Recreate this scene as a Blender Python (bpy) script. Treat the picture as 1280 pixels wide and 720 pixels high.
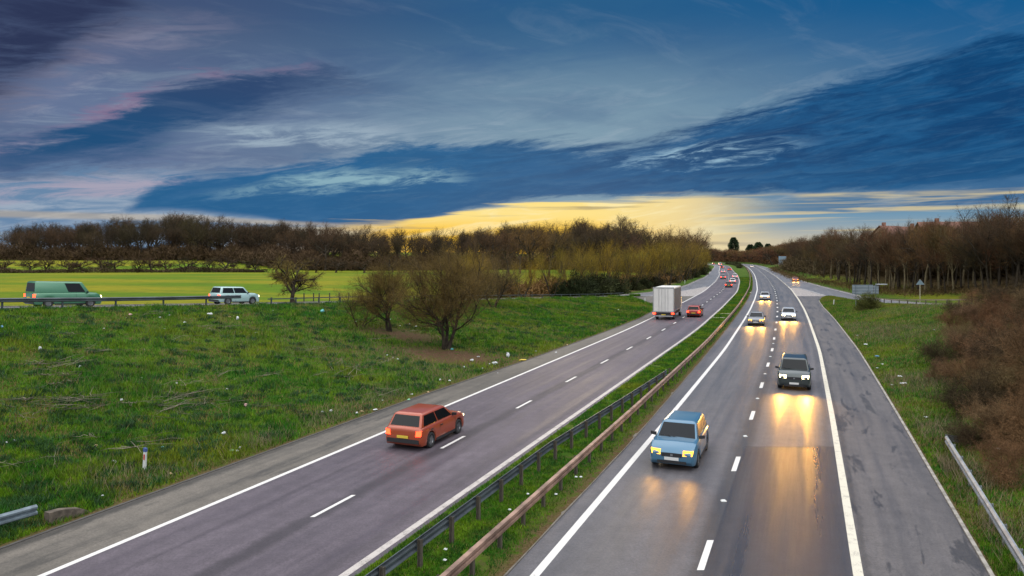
import bpy, bmesh, math, random
import numpy as np
from mathutils import Vector, Matrix, noise as mnoise

for o in list(bpy.data.objects):
    bpy.data.objects.remove(o)
scene = bpy.context.scene
COL = scene.collection
R = math.radians

# ------------------------------------------------------------------ camera
F_PX, CAM_H, HOR = 895.0, 7.9, 320.0      # focal length in photo pixels, eye height over the road, horizon row
cd = bpy.data.cameras.new('camera')
cd.sensor_width = 36.0
cd.lens = F_PX / 1280 * 36.0
cd.shift_y = (HOR - 360.0) / 1280.0
cd.clip_start = 0.1
cd.clip_end = 9000
cam = bpy.data.objects.new('camera', cd)
cam.location = (0, 0, CAM_H)
cam.rotation_euler = (R(90), 0, 0)
COL.objects.link(cam)
scene.camera = cam

# ------------------------------------------------------------------ light, exposure
SUN_AZ, SUN_EL = 5.0, 4.0                 # degrees right of the view axis, above the horizon
sl = bpy.data.lights.new('sun', 'SUN')
sl.energy = 0.5
sl.angle = R(12)
sl.color = (1.0, 0.78, 0.5)
sun = bpy.data.objects.new('sun', sl)
sun.rotation_euler = Vector((math.sin(R(SUN_AZ)) * math.cos(R(SUN_EL)), math.cos(R(SUN_AZ)) * math.cos(R(SUN_EL)), math.sin(R(SUN_EL)))).to_track_quat('Z', 'Y').to_euler()
COL.objects.link(sun)
scene.view_settings.view_transform = 'Standard'
scene.view_settings.look = 'None'
scene.view_settings.gamma = 1
scene.view_settings.exposure = 0.0
scene.render.engine = 'CYCLES'
scene.render.resolution_x, scene.render.resolution_y = 1024, 576
scene.cycles.max_bounces = 5
scene.cycles.transparent_max_bounces = 4


class NG:
    """small helper to write node trees as expressions"""
    def __init__(s, nt):
        s.nt = nt
    def n(s, t, **kw):
        nd = s.nt.nodes.new(t)
        for k, v in kw.items():
            setattr(nd, k, v)
        return nd
    def put(s, sock, v):
        if isinstance(v, bpy.types.NodeSocket):
            s.nt.links.new(v, sock)
        elif v is not None:
            if sock.type == 'RGBA' and len(v) == 3:
                v = (*v, 1)
            sock.default_value = v
    def m(s, op, a, b=None, c=None, clamp=False):
        nd = s.n('ShaderNodeMath', operation=op, use_clamp=clamp)
        for i, v in enumerate((a, b, c)):
            if v is not None:
                s.put(nd.inputs[i], v)
        return nd.outputs[0]
    def add(s, a, b): return s.m('ADD', a, b)
    def sub(s, a, b): return s.m('SUBTRACT', a, b)
    def mul(s, a, b): return s.m('MULTIPLY', a, b)
    def div(s, a, b): return s.m('DIVIDE', a, b)
    def mix(s, f, a, b, mode='MIX'):
        nd = s.n('ShaderNodeMix', data_type='RGBA', blend_type=mode)
        s.put(nd.inputs[0], f); s.put(nd.inputs[6], a); s.put(nd.inputs[7], b)
        return nd.outputs[2]
    def step(s, v, lo, hi, a=0.0, b=1.0):
        nd = s.n('ShaderNodeMapRange', interpolation_type='SMOOTHSTEP')
        for i, q in enumerate((v, lo, hi, a, b)):
            s.put(nd.inputs[i], q)
        return nd.outputs[0]
    def noise(s, vec, scale=1.0, detail=4.0, rough=0.55, dist=0.0):
        nd = s.n('ShaderNodeTexNoise')
        s.put(nd.inputs['Vector'], vec)
        nd.inputs['Scale'].default_value = scale; nd.inputs['Detail'].default_value = detail
        nd.inputs['Roughness'].default_value = rough; nd.inputs['Distortion'].default_value = dist
        return nd.outputs[0]
    def comb(s, x, y, z=0.0):
        nd = s.n('ShaderNodeCombineXYZ')
        s.put(nd.inputs[0], x); s.put(nd.inputs[1], y); s.put(nd.inputs[2], z)
        return nd.outputs[0]
    def sep(s, v):
        nd = s.n('ShaderNodeSeparateXYZ'); s.put(nd.inputs[0], v)
        return nd.outputs
    def scale(s, v, k):
        nd = s.n('ShaderNodeVectorMath', operation='MULTIPLY'); s.put(nd.inputs[0], v); nd.inputs[1].default_value = k
        return nd.outputs[0]
    def curve(s, v, pts):                   # pts: (x, y) ; returns an interpolated function of v
        xs = [p[0] for p in pts]; ys = [p[1] for p in pts]
        x0, x1, y0, y1 = min(xs), max(xs), min(ys) - 1e-4, max(ys) + 1e-4
        t = s.n('ShaderNodeMapRange'); s.put(t.inputs[0], v)
        t.inputs[1].default_value = x0; t.inputs[2].default_value = x1
        fc = s.n('ShaderNodeFloatCurve'); s.nt.links.new(t.outputs[0], fc.inputs['Value'])
        c = fc.mapping.curves[0]
        P = [((x - x0) / (x1 - x0), (y - y0) / (y1 - y0)) for x, y in pts]
        c.points[0].location = P[0]; c.points[1].location = P[-1]
        for p in P[1:-1]:
            c.points.new(*p)
        fc.mapping.update()
        o = s.n('ShaderNodeMapRange'); s.nt.links.new(fc.outputs[0], o.inputs[0])
        o.inputs[3].default_value = y0; o.inputs[4].default_value = y1
        return o.outputs[0]


def lin(r, g, b):
    f = lambda c: c / 12.92 if c <= 0.04045 else ((c + 0.055) / 1.055) ** 2.4
    return (f(r / 255), f(g / 255), f(b / 255))


# ------------------------------------------------------------------ sky: clear Nishita sky behind decks of cloud, laid out by compass bearing and height
world = bpy.data.worlds.new('World')
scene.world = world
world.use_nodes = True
wt = world.node_tree
wt.nodes.clear()
g = NG(wt)
tc = g.n('ShaderNodeTexCoord')
dx, dy, dz = g.sep(tc.outputs['Generated'])
az = g.mul(g.m('ARCTAN2', dx, dy), 57.29578)                       # bearing, degrees
hl = g.m('SQRT', g.add(g.mul(dx, dx), g.mul(dy, dy)))
ev = g.mul(g.m('ARCTAN2', dz, hl), 57.29578)                       # elevation, degrees
zz = g.add(g.m('MAXIMUM', dz, 0.0), 0.10)
cx, cy = g.div(dx, zz), g.div(dy, zz)                              # where the ray meets the cloud deck
th = R(38)
ca = g.add(g.mul(cx, math.cos(th)), g.mul(cy, math.sin(th)))
cb = g.sub(g.mul(cy, math.cos(th)), g.mul(cx, math.sin(th)))
deck = g.comb(g.mul(ca, 0.55), g.mul(cb, 1.25))
n1 = g.noise(deck, 1.1, 7, 0.6, 0.4)
n2 = g.noise(deck, 3.6, 8, 0.62, 0.8)
bandv = g.comb(g.mul(az, 0.05), g.sub(g.mul(ev, 0.30), g.mul(az, 0.035)), 3.7)
n3 = g.noise(bandv, 1.0, 8, 0.6, 0.6)
n4 = g.noise(bandv, 3.3, 8, 0.66, 0.7)
n5 = g.noise(bandv, 9.0, 8, 0.7, 0.5)
w = g.add(g.add(g.mul(g.sub(n3, 0.5), 2.6), g.mul(g.sub(n4, 0.5), 3.4)), g.mul(g.sub(n5, 0.5), 1.6))
low = g.step(ev, 0.5, 8.0, 0.12, 1.0)
evw = g.add(ev, g.mul(w, low))


def azev(x, y):
    t = (x - 640) / F_PX
    a = math.degrees(math.atan(t))
    return a, math.degrees(math.atan((HOR - y) / F_PX * math.cos(math.atan(t))))


def edge(pts):
    q = [azev(*p) for p in pts]
    a0, e0 = q[0]; a1, e1 = q[-1]
    return g.curve(az, q)


def between(top, bot, softt=1.2, softb=1.6, e=None):
    e = evw if e is None else e
    t, b = edge(top), edge(bot)
    up = g.m('MULTIPLY', g.step(g.sub(t, e), -softt * 0.3, softt), g.step(g.sub(e, b), -softb * 0.3, softb))
    return up


# base veil of high cloud: left purple grey, middle blue, right deep blue, paler lower down
skyn = g.n('ShaderNodeTexSky', sky_type='NISHITA', sun_disc=False)
skyn.sun_elevation = R(SUN_EL); skyn.sun_rotation = R(SUN_AZ)
left = g.step(az, -32.0, 8.0)
right = g.step(az, 5.0, 34.0)
c = g.mix(left, lin(66, 82, 116), lin(40, 94, 138))
c = g.mix(right, c, lin(4, 88, 142))
pale = g.mix(left, lin(106, 124, 158), lin(138, 168, 184))
pm = g.mul(g.step(ev, 19.0, 9.5), g.step(az, 36.0, 6.0, 0.2, 1.0))
c = g.mix(g.mul(pm, g.step(n1, 0.3, 0.62, 0.55, 1.0)), c, pale)
c = g.mix(g.mul(g.step(n4, 0.48, 0.7), g.mul(0.30, g.step(ev, 17.0, 9.0))), c, lin(176, 192, 204))
c = g.mix(g.mul(g.step(n3, 0.44, 0.66), g.mul(0.32, g.step(az, 22.0, -5.0, .4, 1.0))), c, g.mix(left, lin(62, 76, 120), lin(24, 84, 138)))
c = g.mix(g.mul(g.step(n1, 0.42, 0.7), 0.32), c, g.mix(left, lin(70, 80, 118), lin(20, 78, 128)))
c = g.mix(g.mul(g.step(n2, 0.5, 0.72), 0.10), c, lin(165, 180, 195))
# pale patch low on the left with pink streaks
m = between([(-40, 212), (200, 208), (330, 225), (420, 262), (700, 300)], [(-40, 330), (700, 330)], 1.0, 0.2)
c = g.mix(g.mul(m, 0.85), c, g.mix(g.step(n4, .4, .62), lin(104, 138, 172), lin(160, 176, 194)))
m = g.mul(between([(-40, 222), (250, 218), (300, 235)], [(-40, 262), (140, 250), (300, 250)], 0.6, 0.6), g.mul(g.step(az, -14.0, -22.0), g.step(n4, 0.42, 0.6)))
c = g.mix(g.mul(m, 0.35), c, lin(184, 146, 168))
# dark purple cloud, upper left
m = between([(-60, -300), (60, -300), (130, -60), (190, 0), (260, 10)], [(-60, 185), (40, 130), (120, 70), (190, 30), (260, 10)], 1.5, 3.4)
c = g.mix(g.mul(m, g.mul(g.step(az, -21.0, -29.0), g.mul(g.step(n2, 0.25, 0.55, 0.7, 1.0), g.step(n4, 0.3, 0.6, 0.55, 1.0)))), c, lin(44, 54, 86))
m = between([(-60, 125), (30, 90), (160, 20), (330, 20)], [(-60, 175), (40, 150), (150, 90), (330, 40)], 1.5, 2.0)
c = g.mix(g.mul(g.mul(m, g.step(n4, .35, .65, .05, .4)), g.step(az, -16.0, -22.0)), c, lin(150, 144, 164))
# second band: sweeps from the left edge up to the middle, pink on its upper rim
top2 = [(-60, 190), (60, 168), (160, 130), (230, 100), (330, 92), (420, 84), (480, 96), (560, 120)]
bot2 = [(-60, 222), (80, 218), (170, 205), (240, 178), (320, 150), (400, 118), (480, 108), (560, 120)]
rim = between([(x, y - 12) for x, y in top2], [(x, y + 12) for x, y in top2], 0.7, 0.7)
c = g.mix(g.mul(g.mul(rim, 0.42), g.mul(g.step(az, -12.0, -20.0), g.step(n1, 0.35, 0.6))), c, lin(172, 112, 138))
m2 = between(top2, bot2, 1.0, 2.2)
c = g.mix(g.mul(m2, g.step(n2, 0.2, 0.5, 0.78, 1.0)), c, g.mix(g.step(ev, 8.0, 13.0), lin(30, 78, 122), lin(46, 72, 112)))
# main band: low on the left, climbing to the upper right
top3 = [(-60, 330), (90, 300), (150, 262), (230, 216), (400, 196), (520, 178), (680, 178), (780, 176), (880, 150), (960, 128), (1040, 98), (1150, 70), (1290, 40), (1500, 10)]
bot3 = [(-60, 330), (200, 266), (300, 272), (420, 284), (500, 279), (600, 262), (700, 250), (800, 246), (930, 244), (1100, 240), (1290, 226), (1500, 215)]
m3 = between(top3, bot3, 1.0, 0.45, g.add(ev, g.mul(g.mul(w, low), g.step(ev, 2.5, 7.0, 0.35, 1.0))))
dark = g.mix(g.step(az, -15.0, 22.0), lin(30, 94, 142), lin(6, 62, 110))
dark = g.mix(g.mul(g.step(n4, 0.38, 0.64), 0.5), dark, lin(30, 104, 156))
dark = g.mix(g.mul(g.step(ev, 9.0, 4.5), 0.5), dark, lin(30, 92, 140))
dark = g.mix(g.mul(g.step(n5, 0.45, 0.68), 0.14), dark, lin(84, 132, 168))
c = g.mix(g.mul(m3, g.step(n4, 0.2, 0.42, 0.72, 0.96)), c, dark)
# torn pale openings in the band
hol = between([(540, 190), (640, 190), (760, 192), (900, 170), (1010, 165), (1080, 165)], [(540, 196), (640, 200), (760, 206), (900, 202), (1010, 184), (1080, 170)], 0.7, 0.9)
c = g.mix(g.mul(hol, g.mul(g.step(az, 4.0, 13.0), g.mul(g.step(az, 25.0, 16.0), g.step(n4, 0.42, 0.62)))), c, lin(160, 196, 216))
hol = between([(220, 246), (300, 234), (400, 212), (520, 212), (600, 222)], [(220, 250), (300, 248), (400, 240), (520, 234), (600, 224)], 0.8, 0.8)
c = g.mix(g.mul(hol, g.mul(g.step(az, -26.0, -21.0), g.step(n4, 0.38, 0.58, 0.15, 0.95))), c, lin(138, 176, 190))
hol = between([(180, 180), (250, 150), (350, 150), (450, 150), (540, 175)], [(180, 188), (250, 182), (350, 180), (450, 180), (540, 180)], 1.0, 1.0)
c = g.mix(g.mul(hol, g.mul(g.mul(g.step(az, -28.0, -19.0), g.step(az, -4.0, -11.0)), g.step(n4, 0.35, 0.6, 0.1, 0.85))), c, lin(158, 178, 194))
# low pale-gold strip on the right
m = between([(860, 250), (960, 262), (1100, 262), (1290, 250), (1500, 240)], [(860, 330), (1500, 330)], 0.35, 0.1, g.add(ev, g.mul(w, 0.12)))
m = g.mul(m, g.step(az, 11.0, 17.0))
c = g.mix(m, c, g.mix(g.step(ev, 0.4, 3.2), lin(206, 196, 170), lin(110, 150, 178)))
st = g.noise(g.comb(g.mul(az, 0.06), g.mul(ev, 1.5), 8.0), 1.0, 5, 0.5, 0.4)
m = g.mul(between([(780, 238), (960, 240), (1100, 238), (1290, 232), (1500, 226)], [(780, 300), (1100, 300), (1290, 292), (1500, 286)], 0.3, 0.4, ev), g.step(st, 0.46, 0.6))
c = g.mix(g.mul(g.mul(m, g.step(az, 9.0, 17.0)), 0.8), c, lin(216, 200, 156))
# the bright yellow opening where the sun has gone down
st = g.noise(g.comb(g.mul(az, 0.06), g.mul(ev, 1.5), 8.0), 1.0, 5, 0.5, 0.4)
ey = g.add(g.add(ev, g.mul(w, 0.10)), g.mul(g.sub(st, 0.5), 1.8))
gold = between([(250, 284), (330, 279), (420, 279), (480, 277), (525, 272), (575, 263), (640, 255), (760, 248), (880, 245), (960, 250), (1040, 268), (1150, 310)], [(250, 345), (1150, 345)], 0.28, 0.1, ey)
fall = g.mul(g.step(az, -26.0, -9.0), g.step(az, 22.0, 12.5))
gcol = g.mix(g.step(ev, 1.6, 3.4), lin(252, 198, 52), lin(253, 226, 140))
gcol = g.mix(g.step(az, 5.0, 15.0), gcol, lin(238, 216, 158))
gcol = g.mix(g.mul(g.step(n4, 0.46, 0.66), 0.5), gcol, lin(255, 244, 196))
gcol = g.mix(g.mul(g.step(st, 0.56, 0.68), 0.75), gcol, lin(160, 146, 116))
fall = g.mul(fall, g.step(az, -16.0, -6.0, 0.5, 1.0))
c = g.mix(g.mul(gold, fall), c, gcol)
m = between([(250, 268), (380, 276), (480, 279), (620, 262)], [(250, 278), (380, 283), (480, 283), (620, 264)], 0.2, 0.2, ev)
c = g.mix(g.mul(m, 0.3), c, lin(230, 196, 130))
# overhead and behind, out of view: bright cloud added to light the scene
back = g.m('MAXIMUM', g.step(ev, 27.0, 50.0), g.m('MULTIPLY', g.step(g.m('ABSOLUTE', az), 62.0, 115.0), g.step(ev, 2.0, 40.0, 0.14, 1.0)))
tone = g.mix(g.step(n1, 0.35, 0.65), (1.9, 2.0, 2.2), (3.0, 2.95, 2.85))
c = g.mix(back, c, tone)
ground = g.step(ev, -0.3, -1.5)
c = g.mix(ground, c, (0.10, 0.11, 0.06))
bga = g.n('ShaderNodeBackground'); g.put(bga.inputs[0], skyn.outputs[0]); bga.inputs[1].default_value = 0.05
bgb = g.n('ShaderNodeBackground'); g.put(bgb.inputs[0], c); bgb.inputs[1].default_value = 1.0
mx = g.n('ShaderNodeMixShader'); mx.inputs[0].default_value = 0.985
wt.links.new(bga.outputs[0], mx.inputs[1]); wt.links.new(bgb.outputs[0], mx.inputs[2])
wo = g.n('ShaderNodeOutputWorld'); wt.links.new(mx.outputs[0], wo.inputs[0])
world.cycles.sampling_method = 'MANUAL'
world.cycles.sample_map_resolution = 1024

# ------------------------------------------------------------------ mesh helpers
def tag(o, label=None, cat=None, group=None, kind=None):
    if label: o['label'] = label
    if cat: o['category'] = cat
    if group: o['group'] = group
    if kind: o['kind'] = kind
    return o


def empty(name, loc=(0, 0, 0), rz=0.0):
    o = bpy.data.objects.new(name, None)
    o.location = loc; o.rotation_euler = (0, 0, rz)
    o.empty_display_size = 0.5
    COL.objects.link(o)
    return o


class MB:
    def __init__(s):
        s.v = []; s.f = []
    def quad(s, a, b, c, d):
        n = len(s.v); s.v += [tuple(a), tuple(b), tuple(c), tuple(d)]; s.f.append((n, n + 1, n + 2, n + 3))
    def tri(s, a, b, c):
        n = len(s.v); s.v += [tuple(a), tuple(b), tuple(c)]; s.f.append((n, n + 1, n + 2))
    def box(s, x0, x1, y0, y1, z0, z1):
        n = len(s.v)
        s.v += [(x, y, z) for z in (z0, z1) for x, y in ((x0, y0), (x1, y0), (x1, y1), (x0, y1))]
        s.f += [tuple(n + i for i in q) for q in ((3, 2, 1, 0), (4, 5, 6, 7), (0, 1, 5, 4), (1, 2, 6, 5), (2, 3, 7, 6), (3, 0, 4, 7))]
    def loft(s, rings, caps=True, closed=True):
        n = len(s.v); k = len(rings[0])
        for r in rings: s.v += [tuple(p) for p in r]
        for i in range(len(rings) - 1):
            for j in range(k if closed else k - 1):
                j2 = (j + 1) % k
                s.f.append((n + i * k + j, n + i * k + j2, n + (i + 1) * k + j2, n + (i + 1) * k + j))
        if caps and closed:
            s.f.append(tuple(n + j for j in reversed(range(k))))
            s.f.append(tuple(n + (len(rings) - 1) * k + j for j in range(k)))
    def tube(s, pts, rad, k=6, caps=True):
        rings = []
        for i, p in enumerate(pts):
            p = Vector(p)
            d = (Vector(pts[min(i + 1, len(pts) - 1)]) - Vector(pts[max(i - 1, 0)])).normalized()
            a = d.orthogonal().normalized(); b = d.cross(a)
            r = rad[i] if isinstance(rad, (list, tuple)) else rad
            rings.append([p + (a * math.cos(t) + b * math.sin(t)) * r for t in [2 * math.pi * q / k for q in range(k)]])
        s.loft(rings, caps)
    def build(s, name, mat, parent=None, smooth=False):
        me = bpy.data.meshes.new(name)
        me.from_pydata(s.v, [], s.f)
        if mat: me.materials.append(mat)
        if smooth:
            me.polygons.foreach_set('use_smooth', [True] * len(me.polygons))
        me.update()
        o = bpy.data.objects.new(name, me)
        COL.objects.link(o)
        if parent: o.parent = parent
        return o


def raw_mesh(name, V, Fc, mat, parent=None, attrs=None, smooth=False, link=True):
    """V (n,3) array, Fc (m,k) array"""
    me = bpy.data.meshes.new(name)
    V = np.asarray(V, dtype=np.float32); Fc = np.asarray(Fc, dtype=np.int32)
    me.vertices.add(len(V)); me.vertices.foreach_set('co', V.ravel())
    m, k = Fc.shape
    me.loops.add(m * k); me.loops.foreach_set('vertex_index', Fc.ravel())
    me.polygons.add(m)
    me.polygons.foreach_set('loop_start', np.arange(0, m * k, k, dtype=np.int32))
    me.polygons.foreach_set('loop_total', np.full(m, k, dtype=np.int32))
    if smooth: me.polygons.foreach_set('use_smooth', np.ones(m, dtype=bool))
    if mat: me.materials.append(mat)
    for an, av in (attrs or {}).items():
        at = me.attributes.new(an, 'FLOAT', 'POINT'); at.data.foreach_set('value', np.asarray(av, dtype=np.float32))
    me.update(calc_edges=True)
    o = bpy.data.objects.new(name, me)
    if link: COL.objects.link(o)
    if parent: o.parent = parent
    return o


def sub_objs(o):
    return [c for c in COL.objects if c.parent == o]


def copy_tree(o, kids, parent=None):
    c = o.copy(); COL.objects.link(c); c.parent = parent
    for ch, gk in kids.get(o.name, []):
        copy_tree(ch, kids, c)
    return c


def kid_map(root):
    """name -> list of children, gathered once per prototype"""
    m = {}
    def walk(o):
        m[o.name] = [(c, 0) for c in o.children]
        for c in o.children: walk(c)
    walk(root)
    return m


# ------------------------------------------------------------------ materials
def mat(name, color, rough=0.6, metal=0.0, spec=0.5, emit=None, estr=0.0, var=0.0, vscale=3.0, bump=0.0, bscale=30.0, coat=0.0):
    m = bpy.data.materials.new(name); m.use_nodes = True
    nt = m.node_tree; g = NG(nt); b = nt.nodes['Principled BSDF']
    b.inputs['Roughness'].default_value = rough; b.inputs['Metallic'].default_value = metal
    b.inputs['Specular IOR Level'].default_value = spec; b.inputs['Coat Weight'].default_value = coat
    if var > 0:
        co = g.n('ShaderNodeTexCoord').outputs['Object']
        n = g.noise(co, vscale, 5, 0.6)
        k = g.step(n, 0.3, 0.7, 1 - var, 1 + var)
        g.put(b.inputs['Base Color'], g.mix(1.0, color, g.comb(k, k, k), 'MULTIPLY'))
    else:
        g.put(b.inputs['Base Color'], color)
    if bump > 0:
        co = g.n('ShaderNodeTexCoord').outputs['Object']
        bn = g.n('ShaderNodeBump'); bn.inputs['Strength'].default_value = bump
        g.put(bn.inputs['Height'], g.noise(co, bscale, 3)); nt.links.new(bn.outputs[0], b.inputs['Normal'])
    if emit:
        g.put(b.inputs['Emission Color'], emit); b.inputs['Emission Strength'].default_value = estr
    return m


def ramp_by_object(g, cols):
    oi = g.n('ShaderNodeObjectInfo')
    cr = g.n('ShaderNodeValToRGB'); nt = g.nt
    nt.links.new(oi.outputs['Random'], cr.inputs[0])
    el = cr.color_ramp.elements
    el[0].color = (*cols[0], 1); el[0].position = 0
    el[1].color = (*cols[-1], 1); el[1].position = 1
    for i, c in enumerate(cols[1:-1]):
        e = el.new((i + 1) / (len(cols) - 1)); e.color = (*c, 1)
    return cr.outputs[0]


def twig_mat(name, cols, vscale=0.6, trans=False):
    m = bpy.data.materials.new(name); m.use_nodes = True
    nt = m.node_tree; g = NG(nt); b = nt.nodes['Principled BSDF']
    b.inputs['Roughness'].default_value = 0.85; b.inputs['Specular IOR Level'].default_value = 0.15
    c = ramp_by_object(g, cols)
    co = g.n('ShaderNodeTexCoord').outputs['Object']
    k = g.step(g.noise(co, vscale, 4, 0.6), 0.3, 0.7, 0.6, 1.5)
    g.put(b.inputs['Base Color'], g.mix(1.0, c, g.comb(k, k, g.mul(k, 0.95)), 'MULTIPLY'))
    return m


# ------------------------------------------------------------------ layout of the road (metres; X right, Y ahead, calibrated from lane marks)
def smooth_tab(knots, k=9):
    y = np.arange(-80.0, 1401.0, 1.0)
    v = np.interp(y, [a for a, _ in knots], [b for _, b in knots])
    ker = np.hanning(2 * k + 1); ker /= ker.sum()
    vp = np.concatenate([np.full(k, v[0]) , v, np.full(k, v[-1])])
    vs = np.convolve(vp, ker, 'valid')
    wgt = np.clip((y - 150) / 100, 0, 1)
    k2 = 25; ker2 = np.hanning(2 * k2 + 1); ker2 /= ker2.sum()
    vp = np.concatenate([np.full(k2, v[0]), v, np.full(k2, v[-1])])
    v2 = np.convolve(vp, ker2, 'valid')
    return y, vs * (1 - wgt) + v2 * wgt


_ty, _tR = smooth_tab([(-80, -.6), (19, -.08), (36, .03), (60, .03), (88, -.55), (106, -1.05), (133, -2.1), (168, -3.8), (218, -7.1), (283, -11.8), (321, -14.8), (393, -20.9), (494, -30), (560, -36.5), (640, -46), (720, -62), (800, -92), (900, -150), (1000, -220), (1400, -560)])
_, _tL = smooth_tab([(-80, -.6), (19, .0), (70, .1), (80, 0), (110, -.9), (154, -2.7), (168, -3.6), (224, -8), (300, -15.5), (372, -24), (500, -38), (580, -48), (643, -60), (720, -80), (800, -112), (900, -172), (1000, -240), (1400, -580)])
rR = lambda y: .404 * np.asarray(y, float) + np.interp(y, _ty, _tR)
rL = lambda y: .404 * np.asarray(y, float) + np.interp(y, _ty, _tL)
tab = lambda ks: (lambda y: np.interp(y, [k[0] for k in ks], [k[1] for k in ks]))

LLo, Ldo, LRo, RLo, Rdo, RRo = -18.75, -14.8, -11.3, -6.5, -2.45, 1.5
LL = lambda y: rL(y) + LLo
LR = lambda y: rL(y) + LRo
RL = lambda y: rR(y) + RLo
RR = lambda y: rR(y) + RRo
_nk = [(-80, -125, 6.9), (-40, -97, 6.6), (0, -70, 6.0), (20, -56.3, 5.5), (35, -46.2, 4.9), (50, -36, 4.2), (67.5, -24, 3.3), (103, 0, 1.6), (127, 16.3, .5), (139, 25.5, 0.06), (141, 27.3, 0), (160, 38, 0), (186, 51.0, 0)]
_fk = [(-80, -134), (-40, -106), (0, -79), (50, -44.2), (67.5, -32.2), (103, -8.2), (127, 8.4), (141, 19.4), (155, 29.6), (180, 42), (200, 49.4), (221, 56.2), (262, 70.2)]
_en = (np.array([k[0] for k in _nk]), np.array([k[1] for k in _nk]))
NL = lambda y: np.where(np.asarray(y, float) < 186, np.interp(y, *_en), LL(y))
zL = lambda y: np.interp(y, [k[0] for k in _nk], [k[2] for k in _nk])
_fe = (np.array([k[0] for k in _fk]), np.array([k[1] for k in _fk]))
FL = lambda y: np.where(np.asarray(y, float) < 262, np.interp(y, *_fe), LL(y) - np.interp(y, [262, 420, 700], [LL(262.) - 70.2, 4.2, 3.5]))
_el = (np.array([-80, 40, 55, 91, 104, 115, 128, 137]), np.array([-22.0, -21.6, -20.9, -20.2, -20.6, -22.5, -26.8, -30.6]))
XEL = lambda y: np.where(np.asarray(y, float) < 137, rL(y) + np.interp(y, *_el), NL(y))

_nr = [(-80, 20, 7.1), (-40, 26, 6.9), (0, 34, 6.2), (25, 39.3, 5.4), (50, 43.6, 4.2), (75, 48.6, 2.7), (87, 51, 1.87), (103, 54.2, .95), (121, 57.8, .35), (140, 61.6, 0.02), (142, 62, 0), (160, 66.6, 0), (180, 71.2, 0)]
_er = (np.array([k[0] for k in _nr]), np.array([k[1] for k in _nr]))
NR = lambda y: np.where(np.asarray(y, float) < 180, np.interp(y, *_er), np.maximum(RR(y), 0) + 0.0)
zR = lambda y: np.interp(y, [k[0] for k in _nr], [k[2] for k in _nr])
_fr = (np.array([-80, -40, 0, 50, 75, 101, 121, 142, 184, 218.]), np.array([27.5, 33.5, 41, 50.5, 55.4, 60.5, 64.3, 69.0, 80.0, 89.4]))
FR = lambda y: np.where(np.asarray(y, float) < 218, np.interp(y, *_fr), RR(y) + np.interp(y, [218, 277, 363, 600, 720], [89.4 - RR(218.), 5.8, 5.6, 3.8, 3.0]))
_e2 = (np.array([-80, 88, 110, 125, 134, 138]), np.array([4.85, 4.75, 4.6, 4.9, 6.0, 7.4]))
XER = lambda y: np.where(np.asarray(y, float) < 138, np.minimum(rR(y) + np.interp(y, *_e2), NR(y)), NR(y))
MLx = lambda y: rL(y) - 10.95          # median grass, left and right edge
MRx = lambda y: rR(y) - np.interp(y, [30, 60, 100, 200], [7.25, 7.7, 7.8, 7.6])


def sst(t):
    t = np.clip(t, 0, 1); return t * t * (3 - 2 * t)


def wob(x, y, s, seed=0.0):
    x = x / s; y = y / s
    return (np.sin(x * 1.3 + seed) * np.cos(y * 1.7 - seed * 2) + np.sin(x * 2.9 + y * 1.1 + seed * 3) * .5 + np.sin(y * 4.1 - x * 2.3 + seed) * .25) / 1.75


def far_rise(y):
    return 9.0 * sst((np.asarray(y, float) - 960) / 300)


def height(x, y):
    x = np.asarray(x, float); y = np.asarray(y, float)
    xe, nl, fl = XEL(y), NL(y), FL(y)
    xr, nr, fr = XER(y), NR(y), FR(y)
    zl, zr = zL(y), zR(y)
    # left bank between hard shoulder and slip road
    u = np.clip((xe - x) / np.maximum(xe - nl, .3), 0, 1)
    s = .55 * u + .45 * sst(u)
    rough = wob(x, y, 2.3) * .10 + wob(x, y, .8, 2.) * .03
    hl = zl * s + rough * np.clip(u * 6, 0, 1) * np.clip((1 - u) * 6, 0, 1)
    d = np.maximum(fl - x, 0) * .83
    fld = 3.0 + wob(x, y, 60., 1.) * .3 - .6 * sst((y - 150) / 90) + 3.6 * sst((y - 246) / 55) * sst((-x - 60) / 60)
    t = sst(d / 46)
    hfl = zl * (1 - t) + fld * t - .25 * sst(d / 3) * (1 - sst((d - 3) / 8)) * (zl > .5)
    # right bank
    v = np.clip((x - xr) / np.maximum(nr - xr, .3), 0, 1)
    sv = .5 * v + .5 * sst(v)
    hr = zr * sv + rough * np.clip(v * 6, 0, 1) * np.clip((1 - v) * 6, 0, 1)
    d2 = np.maximum(x - fr, 0) * .9
    t2 = sst(d2 / 20)
    hfr = zr * (1 - t2) + (3.9 + 2.5 * sst(d2 / 90) + wob(x, y, 30., 3.) * .3) * t2
    med = .05 + wob(x, y, 1.7) * .03
    h = np.where(x < fl, hfl, np.where(x < nl, zl, np.where(x < xe, hl, np.where(x < MLx(y), -.09, np.where(x < MRx(y), med, np.where(x < xr, -.09, np.where(x < nr, hr, np.where(x < fr, zr, hfr))))))))
    return h + far_rise(y)


def hgt(x, y):
    return float(height(np.array([x]), np.array([y]))[0])


def at(px, py, zoff=0.0):
    """the point of the ground (plus zoff) seen at a photo pixel"""
    ax, az_ = (px - 640) / F_PX, (HOR - py) / F_PX
    ys = np.concatenate([np.arange(14, 200, .1), np.arange(200, 1200, .5)])
    z = CAM_H + az_ * ys
    hh = height(ax * ys, ys) + zoff
    i = np.argmax(z <= hh)
    return Vector((ax * ys[i], ys[i], hh[i] - zoff))


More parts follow.
